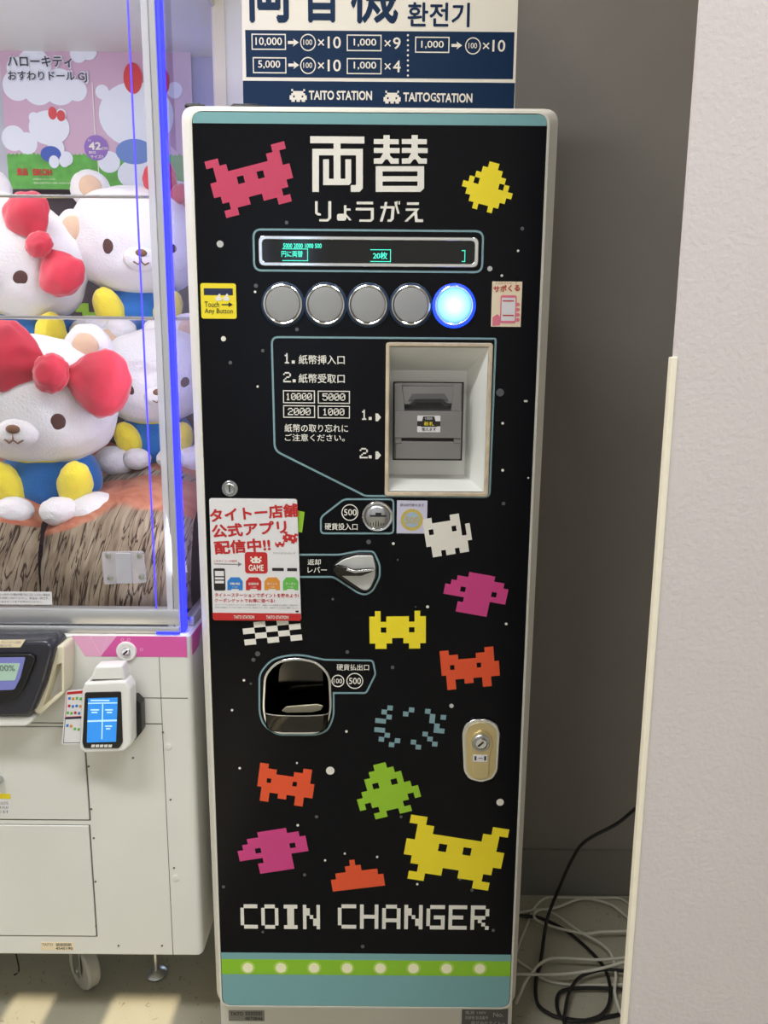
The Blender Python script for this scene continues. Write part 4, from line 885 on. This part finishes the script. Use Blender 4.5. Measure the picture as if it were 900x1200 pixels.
for k_ in (-1, 1): bx(bm, k_ * 0.0165 - 0.001, k_ * 0.0165 + 0.001, -0.014, 0.014, wr * 0.8, ZB - 0.012)
bx(bm, -0.019, 0.019, -0.02, 0.02, ZB - 0.012, ZB + 0.002); lathe(bm, [(0.005, -0.02), (0.005, 0.02)], (0, 0, wr), 12, 'X')
bmesh.ops.rotate(bm, verts=bm.verts[:], cent=(0, 0, 0), matrix=Matrix.Rotation(math.radians(48), 3, 'Z'))
bmesh.ops.translate(bm, verts=bm.verts[:], vec=(wc.x + 0.01, wy, 0)); obj('fork', bm, M['satin'], ca_)
bm = bmesh.new(); tube(bm, smoothpath([(PF(12, 1140).x, 0.21, ZB + 0.002), (PF(14, 1140).x, 0.21, 0.06), (PF(17, 1146).x, 0.20, 0.003), (PF(13, 1150).x, 0.185, 0.003)]), 0.0014, 6)
obj('loose_wire', bm, M['cable_black'], cg)

# ------------------------------------------------------------------ control console (part of the crane game)
co = plate('control_console', M['darkgrey'], cg, [rnd(px2([(-110, 751), (58, 749), (67, 757), (55, 802), (42, 832), (34, 836), (-110, 837)], -0.01), 0.008)], -0.020, 0.056, 0.006)
plate('screen_bezel', M['darkplastic'], co, [rnd(px2([(-90, 766), (38, 765), (44, 770), (31, 803), (20, 817), (10, 820), (-90, 821)], -0.02), 0.005)], -0.026, 0.006, 0.002)
plate('screen', M['lcd'], co, [rnd(px2([(-88, 771), (30, 770), (24, 794), (17, 808), (-88, 812)], -0.026), 0.003)], -0.0268, 0.001)
plate('lcd_field', M['lcdgreen'], co, [rnd(px2([(-88, 777), (24, 777), (18, 797), (-88, 799)], -0.026), 0.002)], -0.0272, 0.0005)
texts('screen_text', M['lcdtext'], co, [('00%', 0, 779, 18, 786, 0.01)], -0.026, 0.0016)
plate('top_label', M['stickcream'], co, [px2([(-60, 750), (30, 749.5), (24, 758.5), (-60, 759)], -0.02)], -0.0206, 0.0006)
texts('label_lettering', M['greyink'], co, [('クレーンゲーム操作', 2, 751, 25, 754), ('遊び方', 0, 755, 14, 757.5)], -0.02, 0.001)
plate('bracket', M['ivoryplastic'], co, [rnd(px2([(65, 757), (75, 755), (77, 759), (77, 811), (50, 835), (43, 834), (41, 828), (52, 805)], 0.0), 0.003), px2([(68, 778), (73.5, 776), (74, 808), (52, 826)], 0.0)], -0.006, 0.040, 0.002)
plate('bracket_web', M['whiteplastic'], co, [px2([(67, 777), (74, 775), (74.5, 809), (51, 827)], 0.02)], 0.018, 0.016)
plate('under_tray', M['whiteplastic'], co, [rnd(px2([(-110, 838), (40, 838), (42, 842), (34, 849), (-110, 850)], -0.004), 0.004)], -0.012, 0.046, 0.003)

# ------------------------------------------------------------------ payment terminal bolted to the front
pt = thing('payment_terminal', 'white card payment terminal with blue screen mounted below the pink band', 'card terminal', P(124, 845, 0.0))
TY = -0.012
plate('shell', M['whiteplastic'], pt, [rnd(px2([(100, 799), (148, 797), (154, 806), (155, 872), (146, 880), (101, 882), (94, 877), (97, 808)], TY), 0.004)], TY - 0.004, 0.030, 0.004)
plate('top_cap', M['whiteplastic'], pt, [rnd(px2([(104, 799), (111.5, 781), (143, 780), (147, 798)], TY), 0.004)], TY - 0.0, 0.026, 0.004)
plate('mount', M['darkplastic'], pt, [rnd(px2([(150, 818), (158, 818), (165, 825), (166, 858), (158, 868), (150, 868)], TY + 0.026), 0.002)], TY + 0.0262, BY - TY - 0.0266, 0.001)
plate('screen_frame', M['darkplastic'], pt, [rnd(px2([(101, 810), (143, 809), (145, 868), (141, 875), (100, 875), (98, 868)], TY), 0.003)], TY - 0.006, 0.003, 0.0008)
sc_ = plate('screen', M['screenblue'], pt, [px2([(105, 816.5), (139.5, 815.5), (137.5, 867), (103.5, 868)], TY)], TY - 0.0065, 0.001)
many('screen_line', [plate_mesh([px2(l, TY)], TY - 0.0068, 0.0004) for l in ([(105, 821.5), (139, 821), (139, 822.3), (105, 822.8)], [(104.5, 842), (138.5, 841), (138.5, 843), (104.5, 844)], [(121.5, 823), (122.8, 823), (121.8, 864), (120.5, 864)])], M['screenpale'], sc_)
many('screen_mark', [plate_mesh([px2([(x, y), (x + w_, y), (x + w_, y + 1.6), (x, y + 1.6)], TY)], TY - 0.0068, 0.0004) for (x, y, w_) in ((108, 818, 22), (108, 829, 10), (109, 832, 7), (125, 829, 9), (127, 832, 6), (125, 848, 8), (126, 851, 5))], M['screenpale'], sc_)
many('frame_print', [plate_mesh([px2([(x, 870.5), (x + 4, 870.4), (x + 3.4, 873.5), (x - 0.6, 873.6)], TY)], TY - 0.0064, 0.0004) for x in (109, 114, 119, 124, 129)], M['white'], pt)
cdp = plate('side_card', M['paper'], pt, [rnd(px2([(76, 811), (98, 809), (94.5, 873.5), (71, 874)], TY), 0.002)], TY + 0.004, 0.0015, 0.0003)
plate('card_header', M['redink'], cdp, [px2([(78, 812.5), (96.5, 810.8), (96.2, 813.6), (77.8, 815)], TY)], TY + 0.0036, 0.0004)
plate('card_rule', M['stick_navy'], cdp, [px2([(75, 842), (95, 841), (94.9, 843), (74.8, 844)], TY)], TY + 0.0036, 0.0004)
ic_ = ['icoblue', 'redink', 'icogreen', 'icoorange']
for i_ in range(16):
    x_, y_ = 79 + (i_ % 4) * 4.4 - (i_ // 4) * 0.4 - (1.2 if i_ > 7 else 0), (818, 827, 835, 850)[i_ // 4] + (0.6 if i_ % 2 else 0) + (4 if i_ > 13 else 0)
    put('card_icon', plate_mesh([px2([(x_, y_), (x_ + 2.8, y_), (x_ + 2.6, y_ + 3), (x_ - 0.2, y_ + 3)], TY)], TY + 0.0036, 0.0004), M[ic_[(i_ * 7 + i_ // 3) % 4]], cdp)
strokes('card_border', M['redink'], cdp, [[Vector(p) for p in px2([(77.3, 812.5), (96.6, 810.6), (95, 840.5), (75.6, 841.5)], TY)]], 0.0007, TY + 0.0037, 0.0004)
strokes('card_border', M['stick_navy'], cdp, [[Vector(p) for p in px2([(75.2, 844), (94.8, 843), (93.2, 871.5), (73.2, 872)], TY)]], 0.0007, TY + 0.0037, 0.0004)

# ------------------------------------------------------------------ poster on the back of the prize box
YP = 0.606
po = thing('prize_poster', 'prize poster with sky and grass on the back of the glass box', 'poster', P(100, 140, YP))
def pp(pts): return px2(pts, YP)
xl_, xr_ = P(5, 140, YP).x, min(P(226, 140, YP).x, XG - 0.03)
zt2, zb2 = P(100, 56, YP).z, P(100, 222, YP).z
def poster_sky():
    m = mat('printed sky', (1, 1, 1, 1), 0.35); nt = m.node_tree; b = nt.nodes['Principled BSDF']
    t = nt.nodes.new('ShaderNodeTexCoord'); sp = nt.nodes.new('ShaderNodeSeparateXYZ'); r = nt.nodes.new('ShaderNodeValToRGB')
    nt.links.new(t.outputs['Generated'], sp.inputs[0]); nt.links.new(sp.outputs['Z'], r.inputs[0])
    e = r.color_ramp.elements; e[0].position = 0.15; e[0].color = rgb(150, 165, 215); e[1].position = 1.0; e[1].color = rgb(198, 164, 190)
    n_ = e.new(0.6); n_.color = rgb(170, 160, 206)
    nt.links.new(r.outputs[0], b.inputs['Base Color']); return m
plate('sheet', poster_sky(), po, [[(xl_, zt2), (xr_, zt2), (xr_, zb2), (xl_, zb2)]], YP, 0.004)
zg = P(100, 182, YP).z
grs = [(xl_, zb2)] ; n_ = 90
top = []
for i in range(n_ + 1):
    x = xl_ + (xr_ - xl_) * i / n_; top.append((x, zg + (0.006 if i % 2 else 0) * random.uniform(0.4, 1.2)))
plate('grass_print', mat('printed grass', rgb(92, 176, 70), 0.4, var=0.25, vscale=60), po, [[(xl_, zb2)] + top + [(xr_, zb2)]], YP - 0.0005, 0.0005)
def cloud(cs, lift): return many('cloud_print', [plate_mesh([circ(x, y, r, YP, 28)], YP - 0.0004 - lift - 0.00012 * i, 0.0004) for i, (x, y, r) in enumerate(cs)], M['posterwhite'], po)
M['posterwhite'] = mat('printed pale cloud', rgb(222, 226, 240), 0.4)
cloud([(20, 100, 17), (40, 78, 20), (45, 103, 19), (70, 102, 20), (90, 106, 12), (20, 80, 12), (92, 63, 10), (104, 60, 10)], 0.0)
cloud([(16, 162, 14), (32, 168, 12)], 0.0)
texts('title_lettering', M['posterwhite'], po, [('ハローキティ', 8.5, 64.5, 86.5, 81, 0.07), ('おすわりドール GJ', 8.5, 82, 104, 98.5, 0.07)], YP, 0.0022)
texts('title_lettering', mat('dark title ink', rgb(52, 50, 62), 0.4), po, [('ハローキティ', 9.5, 66, 85, 79.5, 0.02), ('おすわりドール GJ', 10, 84, 102.5, 97, 0.02)], YP, 0.0030)
def draw(cs, m, lift): many('bear_print', [plate_mesh([circ(x, y, rx, YP, 28, ry)], YP - 0.0012 - 0.0001 * i - lift, 0.0004) for i, (x, y, rx, ry) in enumerate(cs)], m, po)
draw([(120, 108, 8, 8), (160, 135, 44, 36), (205, 106, 9, 9), (128, 190, 13, 12), (172, 205, 34, 20)], M['posterwhite'], 0)
draw([(156, 92, 11, 17), (190, 96, 9, 15)], mat('printed red bow', rgb(204, 50, 60), 0.4), 0.0008)
draw([(158, 178, 22, 14)], mat('printed blue', rgb(96, 130, 200), 0.4), 0.0009)
draw([(40, 138, 6, 6), (72, 134, 6, 6), (58, 150, 24, 19), (66, 174, 10, 10), (78, 186, 8, 8)], M['posterwhite'], 0.0003)
draw([(60, 181, 12, 9)], mat('printed deep blue', rgb(52, 84, 176), 0.4), 0.0010)
draw([(64, 190, 6, 7), (76, 189, 6, 7)], M['posterwhite'], 0.0014)
draw([(62, 133, 5, 7), (72, 136, 5, 6)], mat('printed red', rgb(204, 60, 70), 0.4), 0.0012)
M['purple'] = mat('purple print', rgb(140, 100, 186), 0.4)
plate('size_badge', M['purple'], po, [circ(113, 173.5, 14, YP)], YP - 0.0018, 0.0004)
texts('badge_lettering', M['white'], po, [('42', 104.5, 167, 119, 176, 0.03), ('cm', 119.5, 173, 126.5, 176, 0.01), ('約', 103.5, 163.5, 107, 166.5), ('BIG', 105, 177.5, 113, 180.5, 0.02), ('サイズ!!', 106.5, 182, 121.5, 186, 0.02)], YP, 0.0030)
put('measure_line', plate_mesh([rect(109.6, 97, 110.6, 160, YP)], YP - 0.0016, 0.0003), M['white'], po)
put('measure_line', plate_mesh([rect(115, 188, 116, 202, YP)], YP - 0.0016, 0.0003), M['white'], po)
texts('maker_lettering', M['redink'], po, [('景品', 20, 197.5, 33, 206, 0.04), ('EIKOH', 39, 198, 61, 206, 0.05)], YP, 0.0018)
texts('fine_lettering', M['white'], po, [('※写真はイメージです。', 39, 209, 66, 211.5), ('商品の仕様は予告なく変更になる場合があります。', 40, 213.5, 90, 216)], YP, 0.0018)

# ------------------------------------------------------------------ plush bears
def fur(name, col, sc_=260, b=0.8):
    m = mat(name, col, 0.9, bump=b, bscale=sc_, var=0.06, vscale=20, sheen=0.35, sss=0.15); return m
M['furwhite'] = fur('white plush', rgb(230, 226, 226))
M['furtan'] = fur('tan plush', rgb(222, 190, 160))
M['furyellow'] = fur('yellow plush', rgb(246, 226, 66))
M['furblue'] = fur('blue plush', rgb(28, 108, 186))
M['furred'] = mat('red velvet', rgb(208, 34, 62), 0.7, sheen=0.5, var=0.22, vscale=22, bump=0.2, bscale=60)
M['eyebrown'] = mat('dark brown felt', rgb(84, 50, 44), 0.7)
M['nosetan'] = mat('tan felt', rgb(120, 84, 60), 0.7)
def blob(name, m, parent, Mx, c, r, rot=(0, 0, 0), sub=4, amp=0.012, freq=3.0, power=1.0, shape=None):
    bm = bmesh.new(); bmesh.ops.create_icosphere(bm, subdivisions=sub, radius=1.0)
    R_ = (Matrix.Rotation(rot[2], 4, 'Z') @ Matrix.Rotation(rot[1], 4, 'Y') @ Matrix.Rotation(rot[0], 4, 'X'))
    sd = Vector((c[0] * 3.1, c[1] * 2.3, c[2] * 4.7)) + Mx.translation * 9
    for v in bm.verts:
        p = v.co.copy()
        if power != 1.0: p = Vector([math.copysign(abs(a) ** power, a) for a in p])
        d = 1 + amp * noise.noise(v.co * freq + sd) * 2 + amp * 0.5 * noise.noise(v.co * freq * 4 + sd)
        if shape: p = shape(p)
        p = Vector((p[0] * r[0], p[1] * r[1], p[2] * r[2])) * d
        v.co = Mx @ (R_ @ p + Vector(c))
    return obj(name, bm, m, parent, True, 80)
def disc_on(name, m, parent, Mx, u, wv, hr, R_=(1.0, 0.72, 0.80), th=0.03):
    """felt oval resting on the face surface at (u, w)"""
    y = -R_[1] * math.sqrt(max(0.02, 1 - (abs(u) / R_[0]) ** 2.3 - (abs(wv) / R_[2]) ** 2.3)) ** 0.9
    nrm = Vector((u / R_[0] ** 2, y / R_[1] ** 2, wv / R_[2] ** 2)).normalized()
    rx = math.atan2(nrm.z, math.hypot(nrm.x, nrm.y)); rz = math.atan2(nrm.x, -nrm.y)
    return blob(name, m, parent, Mx, (u, y, wv), (hr[0], th, hr[1]), (rx * -1, 0, rz), 3, 0.0)
def plush(cx, cy, Y, rpx, yaw, roll, label, bow, body=(0, 0), bowrot=0.0, pitch=0.0, bowsize=1.0, zfoot=None):
    c = P(cx, cy, Y); s = rpx * sc(cx, cy, Y)
    t = thing('plush_bear', label, 'plush toy', c, 'white plush bears in the prize box')
    Mh = Matrix.Translation(c) @ Matrix.Rotation(yaw * DEG, 4, 'Z') @ Matrix.Rotation(roll * DEG, 4, 'Y') @ Matrix.Rotation(pitch * DEG, 4, 'X') @ Matrix.Scale(s, 4)
    def hs(p): # fuller cheeks
        return Vector((p[0] * (1.0 + 0.06 * max(0, -p[2])), p[1], p[2]))
    h = blob('head', M['furwhite'], t, Mh, (0, 0, 0), (1.0, 0.74, 0.82), sub=5, amp=0.016, power=0.86, shape=hs)
    for k in (-1, 1):
        blob('ear', M['furwhite'], h, Mh, (k * 0.66, 0.02, 0.70), (0.30, 0.20, 0.30), sub=4, amp=0.03)
        blob('inner_ear', M['furtan'], h, Mh, (k * 0.67, -0.14, 0.72), (0.17, 0.07, 0.17), sub=3, amp=0.02)
        disc_on('eye', M['eyebrown'], h, Mh, k * 0.47, -0.20, (0.10, 0.13))
    blob('muzzle', M['furwhite'], h, Mh, (0, -0.70, -0.34), (0.25, 0.14, 0.18), sub=4, amp=0.02)
    blob('nose', M['nosetan'], h, Mh, (0, -0.835, -0.27), (0.085, 0.04, 0.055), sub=3, amp=0)
    mbm = bmesh.new(); tube(mbm, [Mh @ Vector(p) for p in ((-0.11, -0.81, -0.40), (-0.05, -0.84, -0.44), (0, -0.845, -0.40), (0, -0.85, -0.31), (0, -0.845, -0.40), (0.05, -0.84, -0.44), (0.11, -0.81, -0.40))], 0.012 * s, 6); obj('mouth', mbm, M['nosetan'], h)
    if bow:
        u, z = bow; yb = -0.74 * math.sqrt(max(0.05, 1 - u * u - (z / 0.82) ** 2)) ** 0.8 - 0.10
        k_ = bowsize
        Mb = Mh @ Matrix.Translation((u, yb, z)) @ Matrix.Rotation(bowrot * DEG, 4, 'Y') @ Matrix.Scale(k_, 4)
        kn = blob('bow', M['furred'], t, Mb, (0, -0.10, 0), (0.17, 0.14, 0.20), sub=4, amp=0.06)
        def lp(sg):
            def f(p):
                w_ = 0.45 + 0.55 * min(1, max(0, (sg * p[0] + 1) / 1.1))
                return Vector((p[0], p[1] * w_ + 0.06 * math.sin(p[2] * 9) * (1 - w_), p[2] * w_ + 0.0))
            return f
        for sg in (-1, 1): blob('bow_loop', M['furred'], kn, Mb, (sg * 0.42, 0, 0.03 - 0.03 * sg), (0.34, 0.17, 0.36), (0, 0, 0), 4, 0.05, 2.5, 1.0, lp(sg))
    b0 = c + Vector((body[0] * s, 0.02, (-1.20 + body[1]) * s))
    Mb = Matrix.Translation(b0) @ Matrix.Rotation(yaw * DEG * 0.7, 4, 'Z') @ Matrix.Scale(s, 4)
    tr = blob('trunk', M['furblue'], t, Mb, (0, 0, 0), (0.66, 0.46, 0.55), sub=4, amp=0.02)
    blob('collar', M['furyellow'], tr, Mb, (0, -0.20, 0.36), (0.46, 0.26, 0.17), sub=4, amp=0.03)
    for k in (-1, 1):
        a_ = blob('arm', M['furyellow'], t, Mb, (k * 0.44, -0.42, -0.02), (0.22, 0.20, 0.36), (0.5, k * 0.35, 0), 4, 0.03)
        blob('paw', M['furwhite'], a_, Mb, (k * 0.29, -0.60, -0.34), (0.25, 0.22, 0.19), sub=4, amp=0.03)
        blob('foot', M['furwhite'], t, Mb, (k * 0.68, -0.40, -0.38), (0.36, 0.36, 0.26), sub=4, amp=0.03)
    return t
plush(20, 302, 0.39, 82, -2, 24, 'plush bear on the upper shelf at the far left, head tilted under its red bow', (0.60, 0.34), (0.10, 0.12), 34, 0, 0.95)
plush(160, 284, 0.45, 74, 22, 2, 'plush bear on the upper shelf, right one, against the corner post', (0.62, 0.72), (-0.05, 0.16), 30, 0, 0.8)
plush(44, 468, 0.24, 90, 4, 3, 'large plush bear in front on the bark print cloth with a wide red bow', (0.46, 0.42), (0.06, 0.14), 10, 4, 1.2)
plush(184, 440, 0.40, 66, 14, -8, 'plush bear under the shelf beside the corner post with no bow showing', None, (-0.10, 0.10), 0)

# ------------------------------------------------------------------ bark print cloths over the stage
def bark():
    m = mat('bark print cloth', (1, 1, 1, 1), 0.8, sheen=0.2); nt = m.node_tree; b = nt.nodes['Principled BSDF']; L = nt.links.new
    uv = nt.nodes.new('ShaderNodeUVMap'); sp = nt.nodes.new('ShaderNodeSeparateXYZ'); L(uv.outputs[0], sp.inputs[0])
    w1 = nt.nodes.new('ShaderNodeTexNoise'); w1.inputs['Scale'].default_value = 4; L(uv.outputs[0], w1.inputs['Vector'])
    def noise_(scx, scy, dist, rotz, det=4):
        m0 = nt.nodes.new('ShaderNodeMapping'); m0.inputs['Scale'].default_value = (1, 0.25, 1); m0.inputs['Rotation'].default_value = (0, 0, rotz); L(uv.outputs[0], m0.inputs['Vector'])
        mp = nt.nodes.new('ShaderNodeMapping'); mp.inputs['Scale'].default_value = (scx, scy, 1)
        L(m0.outputs[0], mp.inputs['Vector']); n = nt.nodes.new('ShaderNodeTexNoise'); n.inputs['Scale'].default_value = 1; n.inputs['Detail'].default_value = det; n.inputs['Distortion'].default_value = dist
        L(mp.outputs[0], n.inputs['Vector']); return n.outputs['Fac']
    def ramp(f, st):
        r = nt.nodes.new('ShaderNodeValToRGB'); e = r.color_ramp.elements; e[0].position, e[0].color = st[0]; e[1].position, e[1].color = st[-1]
        for p_, c_ in st[1:-1]: k = e.new(p_); k.color = c_
        L(f, r.inputs[0]); return r.outputs[0]
    def mix(f, a, c, t='MIX'):
        x = nt.nodes.new('ShaderNodeMix'); x.data_type = 'RGBA'; x.blend_type = t
        if isinstance(f, float): x.inputs['Factor'].default_value = f
        else: L(f, x.inputs['Factor'])
        L(a, x.inputs['A']); L(c, x.inputs['B']); return x.outputs['Result']
    base = ramp(noise_(60, 14, 1.0, 0.3), [(0.3, rgb(150, 126, 104)), (0.5, rgb(196, 176, 148)), (0.7, rgb(218, 202, 178))])
    crack = ramp(noise_(88, 13, 0.7, 0.3, 3), [(0.44, (1, 1, 1, 1)), (0.465, (0.14, 0.10, 0.09, 1)), (0.49, (0.18, 0.13, 0.11, 1)), (0.51, (1, 1, 1, 1))])
    br = mix(1.0, base, crack, 'MULTIPLY')
    org = ramp(noise_(22, 90, 1.2, 0.15), [(0.30, rgb(196, 112, 84)), (0.5, rgb(226, 146, 112)), (0.7, rgb(238, 174, 140))])
    ad = nt.nodes.new('ShaderNodeMath'); ad.operation = 'MULTIPLY_ADD'; ad.inputs[1].default_value = 0.22; L(w1.outputs['Fac'], ad.inputs[0]); L(sp.outputs['Y'], ad.inputs[2])
    st = ramp(ad.outputs[0], [(0.58, (0, 0, 0, 1)), (0.588, (1, 1, 1, 1)), (0.74, (1, 1, 1, 1)), (0.748, (0, 0, 0, 1)), (0.79, (0, 0, 0, 1)), (0.798, (1, 1, 1, 1))])
    L(mix(st, br, org), b.inputs['Base Color']); return m
M['bark'] = bark()
def cloth(xa, xb, label, seed):
    bm = bmesh.new(); uvl = bm.loops.layers.uv.new('uv'); NX, NT = 90, 90; g = []
    zf0, zf1 = ZT + 0.010, P(100, 610, 0.11).z
    for i in range(NX + 1):
        row = []; u = i / NX; x = xa + (xb - xa) * u; edge = min(u, 1 - u) * (xb - xa) / 0.05; ef = 1 - math.exp(-max(edge, 0) * 1.2)
        for j in range(NT + 1):
            t = j / NT; n1 = noise.noise(Vector((x * 7, t * 2, seed))); n2 = noise.noise(Vector((x * 20, t * 7, seed + 5)))
            zf = zf1 + 0.012 * n1 + 0.018 * (u - 0.3) - 0.03 * (1 - ef)
            if t < 0.46:
                k = t / 0.46; z = zf0 + (zf - zf0) * k ** 0.9; y = 0.098 + 0.03 * k * k + 0.012 * n1 * (1 - k) + 0.008 * n2 + 0.05 * (1 - ef)
                z += 0.004 * n2 * k
            else:
                k = (t - 0.46) / 0.54; y = 0.128 + 0.012 * n1 * (1 - k) * 0 + 0.51 * k + 0.05 * (1 - ef) * (1 - k); z = zf + 0.03 * math.sin(min(k * 5, 1) * 1.57) + 0.06 * k + 0.009 * n2 * min(1, k * 6) + 0.010 * n1
            row.append(bm.verts.new((x, min(y, 0.64), z)))
        g.append(row)
    for i in range(NX):
        for j in range(NT):
            f = bm.faces.new((g[i][j], g[i + 1][j], g[i + 1][j + 1], g[i][j + 1]))
            for lp_, (a, b_) in zip(f.loops, ((i, j), (i + 1, j), (i + 1, j + 1), (i, j + 1))): lp_[uvl].uv = (xa + (xb - xa) * a / NX, b_ / NT)
    r_ = bmesh.ops.solidify(bm, geom=bm.faces[:], thickness=-0.0015)
    o = obj('bark_print_cloth', bm, M['bark'], None, True, 80); tag(o, label, 'cloth', 'bark print cloths on the stage')
    return o
xm = P(30, 670, 0.10).x
cloth(xm - 0.42, xm - 0.002, 'bark print cloth draped at the left edge, beside the large front bear', 3.3)
cloth(xm + 0.002, XG - 0.018, 'wide bark print cloth with orange top, under the plastic catch plate', 8.1)

# ------------------------------------------------------------------ cables on the floor behind
def cab(name, m, pts, r, label, group=None, tail=None, zb=None):
    L_ = []
    for p in pts:
        a, b_ = 580 + p[0] / 2.8125, 900 + p[1] / 2.8125
        if len(p) == 3: L_.append(P(a, b_, p[2]))
        else: v = PF(a, b_, r + (zb or 0.0005)); L_.append(Vector((max(v.x, CX1 + 0.008), min(v.y, WY - 0.02), v.z)))
    bm = bmesh.new(); tube(bm, smoothpath(L_, 8), r, 8)
    return tag(obj(name, bm, m), label, 'cable', group)
cab('power_cable', M['cable_black'], [(520, 95, 0.16), (462, 135, 0.24), (400, 185, 0.27), (300, 240, 0.29), (255, 300, 0.31), (210, 400, 0.33), (172, 500, 0.32), (150, 640), (135, 700), (140, 775), (180, 810), (215, 822), (300, 832), (412, 812), (470, 800)], 0.0036, 'thick black cable that rises from the floor up to the white partition')
cab('power_cable', M['cable_black'], [(60, 486), (92, 488), (150, 495), (240, 540), (330, 620), (370, 680), (380, 760), (350, 815), (280, 834), (225, 826), (205, 790), (210, 745), (250, 728), (340, 725), (420, 730), (470, 735)], 0.0036, 'black cable looping on the floor in a round coil near the front', zb=0.0078)
cab('power_cable', M['cable_black'], [(480, 672), (420, 668), (350, 665), (280, 690), (245, 740), (232, 800), (228, 836), (240, 870)], 0.0034, 'short black cable curving toward the viewer beside the coil', zb=0.018)
wl = [([(480, 480), (437, 445), (400, 410), (340, 390), (220, 397), (165, 412), (130, 460), (105, 520), (80, 580), (60, 640)], 'off white cable making the widest arch close to the baseboard', 0.0005),
      ([(480, 520), (433, 490), (380, 450), (290, 430), (200, 460), (130, 468), (90, 475), (60, 480)], 'off white cable in a low arch just inside the widest one', 0.007),
      ([(480, 532), (433, 538), (350, 540), (290, 545), (180, 520), (137, 500), (130, 480), (160, 466), (210, 490), (280, 540), (350, 580), (385, 620), (398, 680), (395, 740), (412, 800), (440, 840)], 'off white cable with a tight hairpin, running down to the front', 0.0155),
      ([(480, 615), (428, 625), (330, 632), (200, 627), (150, 645), (110, 690), (85, 740), (70, 775)], 'off white cable bending down toward the coin changer foot', 0.019),
      ([(480, 625), (425, 640), (330, 665), (220, 680), (85, 680), (60, 678)], 'off white cable lying almost straight across the black loop', 0.025),
      ([(480, 712), (420, 714), (270, 716), (170, 700), (120, 665), (88, 645), (70, 630)], 'frontmost off white cable passing under the black coil', 0.0005)]
for pts, lb, zb in wl: cab('network_cable', M['cable_white'], pts, 0.0029, lb, 'off white cables on the floor', zb=zb)
